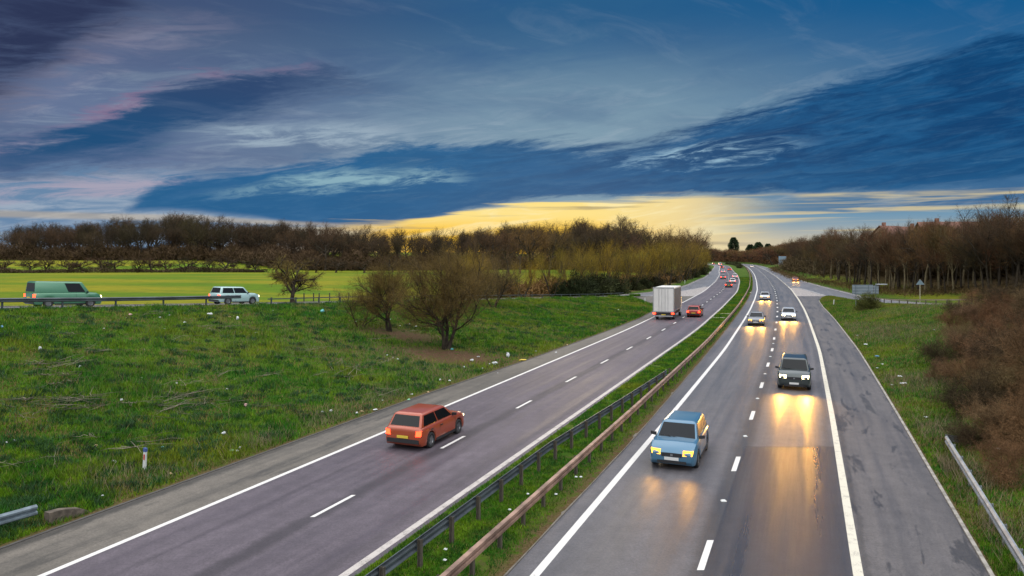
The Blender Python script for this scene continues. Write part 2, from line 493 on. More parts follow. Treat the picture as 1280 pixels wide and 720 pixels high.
# ------------------------------------------------------------------ ground sheet
def grass_ground_mat():
    m = bpy.data.materials.new('grass_ground'); m.use_nodes = True
    nt = m.node_tree; g = NG(nt); b = nt.nodes['Principled BSDF']
    b.inputs['Roughness'].default_value = 0.95; b.inputs['Specular IOR Level'].default_value = 0.1
    co = g.n('ShaderNodeTexCoord').outputs['Object']
    fa = g.n('ShaderNodeAttribute', attribute_name='field').outputs['Fac']
    lf = g.n('ShaderNodeAttribute', attribute_name='leaf').outputs['Fac']
    n1 = g.noise(co, 0.35, 6, 0.62); n2 = g.noise(co, 2.2, 6, 0.7); n3 = g.noise(co, 14, 4, 0.7)
    c = g.mix(g.step(n1, .35, .65), (.026, .080, .005), (.065, .120, .006))
    c = g.mix(g.step(n2, .48, .68), c, (.085, .075, .028))
    c = g.mix(g.mul(g.step(n3, .45, .7), .5), c, (.020, .035, .008))
    c = g.mix(g.mul(lf, g.step(n2, .3, .5)), c, g.mix(g.step(n3, .4, .6), (.075, .040, .022), (.14, .085, .05)))
    fn = g.noise(g.scale(co, (0.02, 0.07, 1)), 1.0, 5, 0.6)
    f2 = g.noise(g.scale(co, (0.5, 0.5, .5)), 1.0, 5, 0.6)
    fc = g.mix(g.step(fn, .38, .62), (.085, .150, .006), (.200, .190, .010))
    fc = g.mix(g.mul(g.step(f2, .4, .7), .4), fc, (.050, .085, .012))
    c = g.mix(g.mul(fa, g.sub(1.0, g.mul(lf, .9))), c, fc)
    g.put(b.inputs['Base Color'], c)
    bn = g.n('ShaderNodeBump'); bn.inputs['Strength'].default_value = 0.6; bn.inputs['Distance'].default_value = .1
    g.put(bn.inputs['Height'], g.add(n3, n2)); nt.links.new(bn.outputs[0], b.inputs['Normal'])
    return m


ys = np.concatenate([np.arange(-60, 14, 3.), np.arange(14, 150, .8), np.arange(150, 400, 3.), np.arange(400, 1100, 12.), [1200, 1500, 2000, 3000, 5000, 7500]])
dout = np.array([6000, 3000, 1600, 900, 600, 420, 300, 220, 160, 120, 90, 68, 50, 38, 29, 22, 16, 11, 7.5, 5, 3.2, 2., 1., .4, 0.001])
cols = []
fl, nl, xe, ml, mr, xr, nr, fr = [f(ys) for f in (FL, NL, XEL, MLx, MRx, XER, NR, FR)]
for d_ in dout: cols.append(fl - d_)
cols.append(fl + .25); cols.append(np.maximum(nl - .1, fl + .3))
for u_ in np.linspace(0, 1, 34) ** 1.0: cols.append(nl + (xe - nl) * u_ - .001 * (u_ == 1))
cols.append(xe + .3); cols.append(ml - .1)
for u_ in np.linspace(0, 1, 8): cols.append(ml + .01 + (mr - ml - .02) * u_)
cols.append(mr + .1); cols.append(np.maximum(xr - .3, mr + .2))
for u_ in np.linspace(0, 1, 28): cols.append(xr + .001 + (nr - xr - .002) * u_)
cols.append(nr + .15); cols.append(fr - .1)
for d_ in dout[::-1]: cols.append(fr + d_)
GX = np.stack(cols, 1); GY = np.repeat(ys[:, None], GX.shape[1], 1)
GX = np.maximum.accumulate(GX, axis=1)
GZ = height(GX, GY)
nd, nq = len(dout), GX.shape[1]
GZ[:, nd:nd + 2] -= .10
i0 = nd + 2 + 34
i_nr = nq - nd - 2
GZ[:, i_nr:i_nr + 2] -= .10
leafc = at(560, 445); leafc2 = at(660, 452); leafd = at(500, 418)
leaf = np.clip(1.35 - np.hypot((GX - leafc.x) / 7.0, (GY - leafc.y) / 4.2), 0, 1)
leaf = np.maximum(leaf, np.clip(1.2 - np.hypot((GX - leafd.x) / 6.0, (GY - leafd.y) / 4.0), 0, 1))
edge_dirt = np.maximum(np.exp(-np.abs(GX - xe[:, None]) / .35) * (GX <= xe[:, None] + .1), np.exp(-np.abs(GX - xr[:, None]) / .35) * (GX >= xr[:, None] - .1)) * .8
edge_dirt = np.maximum(edge_dirt, np.exp(-np.abs(GX - mr[:, None]) / .5) * (GX <= mr[:, None] + .1) * .9)
leaf = np.clip(np.maximum(leaf, edge_dirt), 0, 1)
leaf = np.maximum(leaf, sst((GX - fr[:, None] - 8.5) / 3) * (GY > 60) * (GY < 1000))
leaf = np.maximum(leaf, sst((fl[:, None] - GX - 3) / 2) * sst((22 - (fl[:, None] - GX)) / 5) * (GY > 125) * .8)
field = (sst((fl[:, None] - GX - 4) / 8) + .6 * (GX > fr[:, None] + 2) * sst((GX - fr[:, None]) / 6) * (GY < 260)).clip(0, 1)
rr, cc = GX.shape
idx = np.arange(rr * cc).reshape(rr, cc)
Fq = np.stack([idx[:-1, :-1], idx[:-1, 1:], idx[1:, 1:], idx[1:, :-1]], -1).reshape(-1, 4)
gnd = raw_mesh('ground', np.stack([GX, GY, GZ], -1).reshape(-1, 3), Fq, grass_ground_mat(), attrs={'field': field.ravel(), 'leaf': leaf.ravel()}, smooth=True)
tag(gnd, kind='structure')


# ------------------------------------------------------------------ roads
def asphalt_mat(name, c1, c2, rough=.55, tracks=None, seam=None, stain=0.0, patch=None):
    """tracks / seam: lateral positions (m from the road's datum) of the polished wheel paths and the dark joint"""
    m = bpy.data.materials.new(name); m.use_nodes = True
    nt = m.node_tree; g = NG(nt); b = nt.nodes['Principled BSDF']
    co = g.n('ShaderNodeTexCoord').outputs['Object']
    lat = g.n('ShaderNodeAttribute', attribute_name='lateral').outputs['Fac']
    lon = g.sep(co)[1]
    along = g.comb(g.mul(lat, 1.6), g.mul(lon, .06))
    st = g.noise(along, 1.0, 6, .65)
    big = g.noise(co, .12, 5, .6)
    fine = g.noise(co, 14, 4, .85); grit = g.noise(co, 38, 2, .9); mid = g.noise(co, 1.8, 6, .75)
    c = g.mix(g.step(g.add(g.mul(st, .6), g.mul(big, .4)), .36, .62), c1, c2)
    rg = g.step(st, .3, .7, rough - .10, rough + .10)
    if tracks:
        f = None
        for t in tracks:
            q = g.step(g.m('ABSOLUTE', g.sub(lat, t)), .55, .05)
            f = q if f is None else g.m('MAXIMUM', f, q)
        c = g.mix(g.mul(f, g.step(st, .3, .6, .05, .28)), c, tuple(x * .62 for x in c1))
        rg = g.sub(rg, g.mul(f, .07))
    if seam:
        for s_, wd, k in seam:
            wav = g.mul(g.sub(g.noise(g.comb(0.0, g.mul(lon, .5), s_), 1.0, 5, .7), .5), .5)
            wv2 = g.mul(g.sub(g.noise(co, 3.0, 4, .7), .5), .35)
            q = g.step(g.m('ABSOLUTE', g.add(g.add(g.sub(lat, s_), wav), wv2)), wd, wd * .2)
            c = g.mix(g.mul(q, k), c, tuple(x * .38 for x in c1))
    if patch:
        p0, p1, y1, pc, k = patch
        q = g.mul(g.step(lon, y1 + .02, y1 - .02), g.mul(g.step(lat, p0 - .02, p0 + .02), g.step(lat, p1 + .02, p1 - .02)))
        jn = g.mul(g.step(g.m('ABSOLUTE', g.sub(lon, y1)), .09, .03), g.mul(g.step(lat, p0 - .02, p0 + .02), g.step(lat, p1 + .02, p1 - .02)))
        c = g.mix(g.mul(q, k), c, pc)
        c = g.mix(g.mul(jn, .8), c, (.02, .02, .02))
        rg = g.sub(rg, g.mul(q, .13))
    if stain > 0:
        sn = g.noise(g.comb(g.mul(lat, 1.5), g.mul(lon, .28), 4.0), 1.0, 7, .68, .5)
        q = g.step(sn, .56, .61)
        c = g.mix(g.mul(q, stain), c, tuple(x * .45 for x in c1))
        rg = g.sub(rg, g.mul(q, .12))
    k = g.mul(g.add(g.step(fine, .3, .7, .70, 1.24), g.mul(g.step(grit, .62, .72), .45)), g.step(mid, .3, .7, .84, 1.16))
    c = g.mix(1.0, c, g.comb(k, k, k), 'MULTIPLY')
    g.put(b.inputs['Base Color'], c); g.put(b.inputs['Roughness'], rg)
    b.inputs['Specular IOR Level'].default_value = .5
    bn = g.n('ShaderNodeBump'); bn.inputs['Strength'].default_value = 0.35; bn.inputs['Distance'].default_value = .01
    g.put(bn.inputs['Height'], g.add(fine, grit)); nt.links.new(bn.outputs[0], b.inputs['Normal'])
    return m


def strip(name, fa, fb, y0, y1, z, material, datum=rL, step_=2.0, n=6, zf=None, kind='structure', thick=0.0):
    y = np.arange(y0, y1 + step_ * .5, step_)
    a, b_ = fa(y), fb(y)
    us = np.linspace(0, 1, n)
    X = a[:, None] + (b_ - a)[:, None] * us[None]
    Y = np.repeat(y[:, None], n, 1)
    Z = (zf(y)[:, None] if zf is not None else 0) + z + X * 0 + far_rise(Y)
    r_, c_ = X.shape
    V = np.stack([X, Y, Z], -1).reshape(-1, 3)
    ix = np.arange(r_ * c_).reshape(r_, c_)
    Q = np.stack([ix[:-1, :-1], ix[:-1, 1:], ix[1:, 1:], ix[1:, :-1]], -1).reshape(-1, 4)
    o = raw_mesh(name, V, Q, material, attrs={'lateral': (X - datum(y)[:, None]).ravel()})
    if kind: tag(o, kind=kind)
    return o


m_left = asphalt_mat('asphalt_purple', (.062, .049, .062), (.100, .082, .098), .62, tracks=(-17.8, -16.0, -13.9, -12.2), seam=((Ldo + .05, .55, .65), (LRo - .55, .3, .3), (-17.0, .18, .25)))
m_right = asphalt_mat('asphalt_grey', (.066, .064, .072), (.104, .098, .106), .52, tracks=(-5.3, -3.6, -1.5, .4), seam=((Rdo + .05, .62, .75), (RRo - .4, .25, .4)), patch=(-2.35, 1.4, 29.6, (.026, .025, .031), .80))
m_shL = asphalt_mat('asphalt_tan', (.062, .055, .046), (.135, .118, .098), .70, seam=((-21.4, .35, .7),), stain=.45)
m_shR = asphalt_mat('asphalt_worn', (.064, .058, .060), (.098, .088, .088), .56, seam=((RRo + .25, .15, .5),), stain=.75)
m_slip = asphalt_mat('asphalt_slip', (.10, .10, .115), (.15, .15, .165), .50)
YF = 1000
strip('left_carriageway', LL, lambda y: MLx(y) + .02, -58, YF, 0, m_left, n=8)
strip('left_hard_shoulder', XEL, LL, -58, 188, 0, m_shL, n=4)
strip('left_slip_road', lambda y: FL(y) - .02, NL, -58, YF, .0, m_slip, n=5, zf=zL)
strip('right_carriageway', lambda y: MRx(y) - .02, RR, -58, YF, 0, m_right, datum=rR, n=9)
strip('right_hard_shoulder', RR, XER, -58, 182, 0, m_shR, datum=rR, n=4)
strip('right_slip_road', NR, lambda y: FR(y) + .02, -58, YF, .0, m_slip, datum=rR, n=5, zf=zR)


def paint_mat(name, col, wear):
    m = bpy.data.materials.new(name); m.use_nodes = True
    nt = m.node_tree; g = NG(nt); b = nt.nodes['Principled BSDF']
    co = g.n('ShaderNodeTexCoord').outputs['Object']
    n = g.noise(co, 2.5, 6, .7); n2 = g.noise(co, 30, 4, .8)
    c = g.mix(g.step(g.add(g.mul(n, .5), g.mul(n2, .5)), wear, wear + .16), (.16, .14, .13), col)
    g.put(b.inputs['Base Color'], c); b.inputs['Roughness'].default_value = .6
    return m


m_paint = paint_mat('road_paint', (.62, .60, .57), .30)
m_edge = paint_mat('worn_edge_paint', (.46, .42, .39), .36)
m_gore = paint_mat('hatched_paint', (.42, .38, .36), .42)
m_cream = paint_mat('rib_line_paint', (.58, .54, .44), .34)
line = lambda name, f, w, y0, y1, m_, dat, zf=None, z=.004: strip(name, lambda y: f(y) - w / 2, lambda y: f(y) + w / 2, y0, y1, z, m_, datum=dat, n=2, zf=zf)
line('edge_line', LL, .20, -58, 880, m_paint, rL)
line('edge_line', LR, .24, -58, 880, m_edge, rL)
line('edge_line', RL, .24, -58, 880, m_paint, rR)
line('edge_line', RR, .26, -58, 880, m_cream, rR)
line('edge_line', lambda y: NL(y) - .25, .18, -58, 184, m_paint, rL, zL)
line('edge_line', lambda y: FL(y) + .35, .18, -58, 640, m_edge, rL, zL)
line('edge_line', lambda y: NR(y) + .3, .18, -58, 178, m_paint, rR, zR)
line('edge_line', lambda y: FR(y) - .35, .18, -58, 640, m_paint, rR, zR)
# lane dashes, tapers
def dashes(name, f, y0, dy, ln, y1, w=.13, m_=m_paint):
    mb = MB(); y = y0
    while y < y1:
        a, b_ = y - ln / 2, y + ln / 2
        xa, xb = float(f(np.array([a]))[0]), float(f(np.array([b_]))[0])
        wd = w * (1 + y / 260)
        mb.quad((xa - wd / 2, a, .004), (xa + wd / 2, a, .004), (xb + wd / 2, b_, .004), (xb - wd / 2, b_, .004))
        y += dy
    return tag(mb.build(name, m_), kind='structure')
dashes('lane_marking', lambda y: rL(y) + Ldo, 22.66 - 7.74 * 3, 7.74, 2.0, 700)
dashes('lane_marking', lambda y: rR(y) + Rdo, 18.95 - 8.28 * 2, 8.28, 1.9, 700, w=.17)
dashes('lane_marking', LL, 192, 5, 2.2, 420, w=.2)
dashes('lane_marking', RR, 186, 5, 2.2, 420, w=.2)
# gore hatching on the noses
strip('painted_nose', lambda y: np.minimum(NL(y) + .1, LL(y) - .15), lambda y: LL(y) - .15, 141, 185, .003, m_gore, n=3)
strip('painted_nose', lambda y: RR(y) + .15, lambda y: np.maximum(NR(y) - .1, RR(y) + .15), 141, 178, .003, m_gore, datum=rR, n=3)
# kerb edgings
m_kerb = mat('kerb_concrete', (.22, .20, .18), .8, var=.3, vscale=2)
def kerb(name, f, y0, y1, h=.05, w=.10, zf=None, dat=rL, m_=m_kerb):
    y = np.arange(y0, y1, 1.5 if y1 < 200 else 3); x = f(y); z = (zf(y) if zf else 0 * y) + far_rise(y)
    mb = MB()
    rings = [[(a - w / 2, b_, c - .06), (a + w / 2, b_, c - .06), (a + w / 2, b_, c + h), (a - w / 2, b_, c + h)] for a, b_, c in zip(x, y, z)]
    mb.loft(rings)
    return tag(mb.build(name, m_), kind='structure')
kerb('kerb', XER, 2, 137, .045, .11, m_=mat('kerb_pale', (.27, .25, .22), .8, var=.35, vscale=3))
kerb('kerb', lambda y: XEL(y) + .05, 2, 136, .02, .12, m_=mat('kerb_dark', (.06, .055, .05), .8, var=.3))
kerb('kerb', lambda y: MRx(y) - .02, 2, 600, .03, .14, m_=mat('kerb_soiled', (.13, .115, .095), .85, var=.3))
kerb('kerb', lambda y: FR(y) + .05, 20, 640, .10, .18, zf=zR)
kerb('kerb', lambda y: FL(y) - .05, 20, 640, .10, .18, zf=zL)
kerb('kerb', lambda y: NL(y) + .05, 20, 139, .06, .14, zf=zL)
kerb('kerb', lambda y: NR(y) - .05, 20, 139, .06, .14, zf=zR)
# small dark debris, chips and grit left along the joints read through the material; reflective studs are things
def unit(v):
    v = Vector(v); v.normalize(); return v

# ------------------------------------------------------------------ grass: blades on the banks and in the central reserve
rng = np.random.default_rng(7)
def blade_mat():
    m = bpy.data.materials.new('grass_blades'); m.use_nodes = True
    nt = m.node_tree; g = NG(nt); b = nt.nodes['Principled BSDF']
    b.inputs['Roughness'].default_value = .75; b.inputs['Specular IOR Level'].default_value = .2
    co = g.n('ShaderNodeTexCoord').outputs['Object']
    t = g.n('ShaderNodeAttribute', attribute_name='tint').outputs['Fac']
    n1 = g.noise(co, .45, 5, .65); n2 = g.noise(co, 1.6, 4, .7)
    n0 = g.noise(co, .13, 3, .5)
    c = g.mix(g.step(n1, .38, .62), (.026, .135, .003), (.120, .220, .003))
    c = g.mix(g.step(n2, .42, .62, 0, .9), c, (.014, .066, .007))
    c = g.mix(g.step(n0, .50, .66, 0, .55), c, (.190, .200, .008))
    c = g.mix(g.step(t, .86, .97), c, (.19, .14, .05))
    g.put(b.inputs['Base Color'], c)
    return m
m_blade = blade_mat()


def blades(name, X, Y, H, W, lean=.5, tintbias=None):
    n = len(X); Z = height(X, Y)
    ang = rng.uniform(0, 2 * np.pi, n); ln = rng.uniform(.1, lean, n) * H; la = rng.uniform(0, 2 * np.pi, n)
    dxx, dyy = np.cos(ang) * W / 2, np.sin(ang) * W / 2
    V = np.empty((n, 3, 3))
    V[:, 0] = np.stack([X - dxx, Y - dyy, Z - .02], -1)
    V[:, 1] = np.stack([X + dxx, Y + dyy, Z - .02], -1)
    V[:, 2] = np.stack([X + np.cos(la) * ln, Y + np.sin(la) * ln, Z + H], -1)
    t = rng.uniform(0, 1, n) if tintbias is None else np.clip(rng.uniform(0, 1, n) + tintbias, 0, 1)
    o = raw_mesh(name, V.reshape(-1, 3), np.arange(n * 3).reshape(-1, 3), m_blade, attrs={'tint': np.repeat(t, 3)})
    return o


def scatter(n, fa, fb, y0, y1, power=1.6):
    y = y0 + (y1 - y0) * rng.uniform(0, 1, n) ** power
    u = rng.uniform(0, 1, n)
    a, b_ = fa(y), fb(y)
    return a + (b_ - a) * u, y


def patchy(x, y, thr):
    k = wob(x, y, 1.1, 5.) * .6 + wob(x, y, 3.7, 2.) * .6 + wob(x, y, .45, 1.) * .4
    return k > thr


def leafness(x, y):
    return np.maximum(1.15 - np.hypot((x - leafc.x) / 6.5, (y - leafc.y) / 4.), 1.1 - np.hypot((x - leafd.x) / 6., (y - leafd.y) / 4.))


# left bank
x, y = scatter(460000, lambda y: np.maximum(NL(y), -.74 * y - 3), lambda y: XEL(y) - .15, 16, 138, 1.9)
k = rng.uniform(0, 1, len(x)) > leafness(x, y) * 1.3
near_edge = (XEL(y) - x) < .6
k &= ~(near_edge & (rng.uniform(0, 1, len(x)) < .5))
x, y = x[k], y[k]
p = wob(x, y, 1.1, 5.) * .6 + wob(x, y, 3.7, 2.) * .6
Hh = rng.uniform(.05, .15, len(x)) * (1 + .9 * (p > .25)) * (1 + y / 120)
o = blades('bank_grass', x, y, Hh, .018 + y * .00065, .9, tintbias=np.where(p < -.25, .34, -.03))
tag(o, 'rough green grass growing on the litter-strewn bank left of the motorway', 'grass', kind='stuff')
# darker coarse tufts and weeds
cx0, cy0 = scatter(1500, lambda y: np.maximum(NL(y), -.74 * y - 3), lambda y: XEL(y) - .5, 16, 110, 1.6)
nb = 70
x = np.repeat(cx0, nb) + rng.normal(0, .16, len(cx0) * nb) * np.repeat(rng.uniform(.5, 1.8, len(cx0)), nb); y = np.repeat(cy0, nb) + rng.normal(0, .16, len(cx0) * nb)
k = (x < XEL(y) - .3) & (leafness(x, y) < .3)
x, y = x[k], y[k]
o = blades('bank_weeds', x, y, rng.uniform(.10, .26, len(x)), .03 + y * .0006, 1.2, tintbias=-.5 * np.ones(len(x)))
o.data.materials[0] = mat('weed_green', (.014, .060, .008), .8, var=.5, vscale=.7)
tag(o, 'darker green tufts of weeds dotted over the left bank', 'weeds', kind='stuff')
# central reserve
x, y = scatter(210000, lambda y: MLx(y) + .05, lambda y: MRx(y) - .15, 15, 260, 2.6)
rel = MRx(y) - x
k = ~((rel < 1.1) & (rng.uniform(0, 1, len(x)) > rel / 1.1 * .9)) & (patchy(x, y, -.55))
x, y = x[k], y[k]
Hh = rng.uniform(.03, .10, len(x)) * (1 + y / 90)
o = blades('verge_grass', x, y, Hh, .014 + y * .0007, 1.1, tintbias=-.04 * np.ones(len(x)))
tag(o, 'short mossy grass between the two crash barriers of the central reserve', 'grass', kind='stuff')
# right verge and bank
x, y = scatter(230000, lambda y: XER(y) + .12, lambda y: np.minimum(NR(y), .74 * y + 3), 15, 136, 1.8)
p = wob(x, y, 1.1, 5.) * .6 + wob(x, y, 2.7, 4.) * .6
k = rng.uniform(0, 1, len(x)) < np.where(p < -.3, .4, 1)
x, y, p = x[k], y[k], p[k]
Hh = rng.uniform(.05, .16, len(x)) * (1 + y / 100)
o = blades('bank_grass', x, y, Hh, .018 + y * .00065, .9, tintbias=np.where(p < .1, .26, .04))
tag(o, 'green and straw coloured grass on the bank right of the motorway', 'grass', kind='stuff')

# ------------------------------------------------------------------ bare trees
class Plant:
    """grows a branching skeleton; thick limbs become tubes, fine ones flat slivers"""
    def __init__(s, seed):
        s.r = random.Random(seed); s.wood = MB(); s.tv = []; s.leafc = []
    def rv(s):
        r = s.r
        return Vector((r.gauss(0, 1), r.gauss(0, 1), r.gauss(0, 1)))
    def sliver(s, a, b, w):
        d = b - a
        q = d.cross(s.rv())
        if q.length < 1e-6: return
        q = q.normalized() * w / 2
        s.tv.append((a - q, a + q, b + q * .35, b - q * .35))
    def grow(s, p, d, ln, r, lev, P):
        segs = P['segs'] if lev < P['fine'] else 2
        pts = [p.copy()]; q = p.copy(); dd = d.copy()
        for i in range(segs):
            dd = (dd + s.rv() * P['wob'] + Vector((0, 0, P['up'][min(lev, len(P['up']) - 1)]))).normalized()
            q = q + dd * ln / segs
            pts.append(q.copy())
        if lev < P['fine']:
            k = 7 if lev == 0 else (5 if lev == 1 else 3)
            rad = [r * (1 - .45 * i / segs) * (1.5 if (lev == 0 and i == 0) else 1) for i in range(segs + 1)]
            s.wood.tube(pts, rad, k, caps=False)
        else:
            for i in range(segs): s.sliver(pts[i], pts[i + 1], r * 2 * (1 - .3 * i))
        if lev >= P['levels']: return
        nk = P['kids'][min(lev, len(P['kids']) - 1)]
        start = P['start'][min(lev, len(P['start']) - 1)]
        for j in range(nk):
            t = start + (1 - start) * (j + s.r.random() * .8) / nk
            t = min(t, 1.0)
            f = t * segs; i = min(int(f), segs - 1)
            b = pts[i].lerp(pts[i + 1], f - i)
            ax = (pts[i + 1] - pts[i]).normalized()
            o = ax.orthogonal().normalized()
            o.rotate(Matrix.Rotation(j * 2.4 + s.r.random() * 1.2, 3, ax))
            sp = P['spread'][min(lev, len(P['spread']) - 1)] * s.r.uniform(.75, 1.25)
            nd_ = (ax * math.cos(sp) + o * math.sin(sp)).normalized()
            s.grow(b, nd_, ln * P['ratio'][min(lev, len(P['ratio']) - 1)] * s.r.uniform(.75, 1.15) * (1.15 - .35 * t), r * P['thin'] * (1.1 - .3 * t), lev + 1, P)
    def crown_mesh(s, name, m_):
        n = len(s.tv)
        V = np.array([[tuple(q) for q in t] for t in s.tv], dtype=np.float32).reshape(-1, 3)
        return raw_mesh(name, V, np.arange(n * 4).reshape(-1, 4), m_)


m_bark = mat('bark', (.045, .036, .026), .9, var=.4, vscale=2, bump=.5, bscale=20, spec=.15)
m_bark_pale = mat('bark_pale', (.16, .13, .075), .9, var=.35, vscale=1.5, spec=.15)
m_tw_wood = twig_mat('twigs_wood', [(.050, .036, .022), (.078, .045, .026), (.042, .036, .020), (.088, .050, .028), (.060, .048, .022)], .15)
m_tw_russet = twig_mat('twigs_russet', [(.100, .052, .026), (.130, .056, .030), (.085, .062, .024), (.150, .085, .030), (.090, .045, .032)], .2)
m_tw_olive = twig_mat('twigs_olive', [(.200, .140, .014), (.150, .112, .018), (.240, .155, .016), (.130, .085, .024)], .35)
m_tw_near = twig_mat('twigs_near', [(.135, .092, .024), (.110, .072, .028), (.125, .100, .022)], .8)
m_tw_bramble = twig_mat('twigs_bramble', [(.130, .062, .030), (.105, .052, .026), (.150, .078, .040), (.095, .060, .026)], .9)
m_tw_dark = twig_mat('leaves_dark', [(.022, .032, .012), (.035, .040, .014), (.030, .028, .015)], .5)


def make_tree(name, seed, h, P, m_t, m_c, r0=None, label='', cat='tree', group=None, stems=1, lean=.1, crown_name='crown'):
    pl = Plant(seed)
    r0 = r0 or h * .018
    for k in range(stems):
        a = k * 2.4 + pl.r.random()
        d = Vector((math.cos(a) * lean, math.sin(a) * lean, 1)).normalized()
        pl.grow(Vector((math.cos(a) * .15 * (stems > 1), math.sin(a) * .15 * (stems > 1), -.15)), d, h * P['trunk'] * pl.r.uniform(.88, 1.05), r0 / (stems ** .4), 0, P)
    # scale to the wanted height
    zmax = max(v[2].z for v in pl.tv)
    k = h / zmax
    t = empty(name)
    tag(t, label, cat, group)
    wv = [tuple(c * k for c in v) for v in pl.wood.v]; pl.wood.v = wv
    pl.wood.build('trunk', m_t, t, smooth=True)
    pl.tv = [tuple(q * k for q in v) for v in pl.tv]
    c = pl.crown_mesh(crown_name, m_c); c.parent = t
    t['_n'] = len(pl.tv); del t['_n']
    return t


OAK = dict(trunk=.45, segs=4, fine=3, levels=5, wob=.13, up=(.05, .10, .06, .03), kids=(8, 6, 6, 6, 7), start=(.55, .25, .2, .15, .1), spread=(.85, .7, .7, .65, .6), ratio=(.80, .62, .55, .55, .55), thin=.53)
TALL = dict(trunk=.62, segs=5, fine=3, levels=5, wob=.08, up=(.05, .16, .10, .05), kids=(10, 6, 6, 5, 5), start=(.5, .25, .2, .15, .1), spread=(.55, .6, .65, .6, .6), ratio=(.48, .62, .55, .55, .55), thin=.5)
HAW = dict(trunk=.36, segs=4, fine=3, levels=5, wob=.22, up=(.03, .05, .05, .02), kids=(7, 6, 5, 5, 5), start=(.35, .2, .15, .1, .1), spread=(.95, .85, .8, .75, .7), ratio=(.85, .62, .55, .55, .5), thin=.6)
BUSH = dict(trunk=.62, segs=4, fine=1, levels=4, wob=.20, up=(-.02, .06, .05, .02), kids=(7, 6, 5, 5), start=(.15, .15, .1, .1), spread=(.6, .7, .75, .7), ratio=(.60, .6, .55, .55), thin=.5)
WIL = dict(trunk=.60, segs=5, fine=2, levels=4, wob=.10, up=(.06, .12, .08, .05), kids=(11, 8, 7, 7), start=(.18, .15, .12, .1), spread=(.55, .5, .5, .5), ratio=(.62, .58, .55, .55), thin=.42)

def place(proto_list, spots, namer=None):
    """spots: (x, y, scale, rz, which, label, group[, sz]); the first use moves the prototype itself"""
    used = set()
    maps = [kid_map(p) for p in proto_list]
    for s_ in spots:
        x_, y_, sc, rz, w_, lab, grp = s_[:7]
        p = proto_list[w_]
        o = p if w_ not in used else copy_tree(p, maps[w_])
        used.add(w_)
        o.location = (x_, y_, hgt(x_, y_) - .05)
        o.rotation_euler = (0, 0, rz)
        o.scale = (sc * (s_[8] if len(s_) > 8 else 1), sc * (s_[8] if len(s_) > 8 else 1), sc * (s_[7] if len(s_) > 7 else 1))
        if lab: o['label'] = lab
        if grp: o['group'] = grp
    for i, p in enumerate(proto_list):
        if i not in used:
            for c in list(p.children): bpy.data.objects.remove(c)
            bpy.data.objects.remove(p)


rnd = random.Random(11)
G_WOOD = 'bare trees of the wood beyond the left field'
L_WOOD = 'bare brown woodland tree standing in the dark wood behind the left field'
oaks = [make_tree('woodland_tree', 101 + i, 17, OAK if i != 1 else TALL, m_bark, m_tw_wood, .30, L_WOOD, 'tree', G_WOOD) for i in range(4)]
for o_ in oaks:                                    # distant crowns: slightly coarser twigs
    pass
spots = []
for row, (Y0, dens, hs) in enumerate([(268, 6.0, .92), (281, 6.0, 1.02), (296, 6.6, 1.12), (312, 7.5, 1.18)]):
    x_ = -.80 * Y0
    while x_ < .19 * Y0:
        px = 640 + 895 * x_ / Y0
        prof = np.interp(px, [-80, 0, 60, 150, 300, 330, 400, 440, 480, 620, 660, 740, 860], [.78, .80, .92, 1.02, .92, .86, .84, .90, .80, .82, .95, .92, .92])
        far_k = float(np.interp(px, [300, 400], [44, 0])); yy = Y0 + rnd.uniform(-5, 5) + (18 if px > 560 else 0) + far_k; prof *= 1.0 + .10 * (px > 560)
        spots.append((x_, yy, 1.13 * hs * prof * rnd.uniform(.80, 1.16), rnd.uniform(0, 6.28), rnd.choice([0, 1, 2, 3]), None, None))
        x_ += dens * rnd.uniform(.7, 1.3)
# a pair of taller crowns standing above the wood
place(oaks, spots)

# understory at the wood's foot: one continuous thicket nobody could count
def thicket(name, pts, h, n, m_, wmul=1.0, spread=2.0, label='', seed=3, up=.8):
    r = np.random.default_rng(seed)
    P_ = np.array(pts); seg = r.integers(0, len(P_) - 1, n); t = r.uniform(0, 1, n)
    base = P_[seg] * (1 - t)[:, None] + P_[seg + 1] * t[:, None]
    x = base[:, 0] + r.normal(0, spread, n) * .6; y = base[:, 1] + r.normal(0, spread, n)
    hh = h * (.75 + .5 * wob(x, y, 7., seed)) 
    z0 = height(x, y) + r.uniform(0, .8, n) * hh
    L_ = r.uniform(.5, 1.4, n) * h * .28
    d = r.normal(0, 1, (n, 3)); d[:, 2] = np.abs(d[:, 2]) * up + .3; d /= np.linalg.norm(d, axis=1)[:, None]
    w_ = np.cross(d, r.normal(0, 1, (n, 3))); w_ /= np.linalg.norm(w_, axis=1)[:, None]
    w_ *= (r.uniform(.03, .08, n) * wmul)[:, None]
    a = np.stack([x, y, z0], -1); b_ = a + d * L_[:, None]
    V = np.stack([a - w_, a + w_, b_ + w_ * .4, b_ - w_ * .4], 1).reshape(-1, 3)
    o = raw_mesh(name, V, np.arange(n * 4).reshape(-1, 4), m_)
    return tag(o, label, 'undergrowth', kind='stuff')
thicket('undergrowth', [(-260, 318), (-118, 314), (-72, 272), (60, 288)], 8, 150000, m_tw_wood, 1.5, 5.0, 'dark brown tangled undergrowth filling the foot of the wood behind the field')

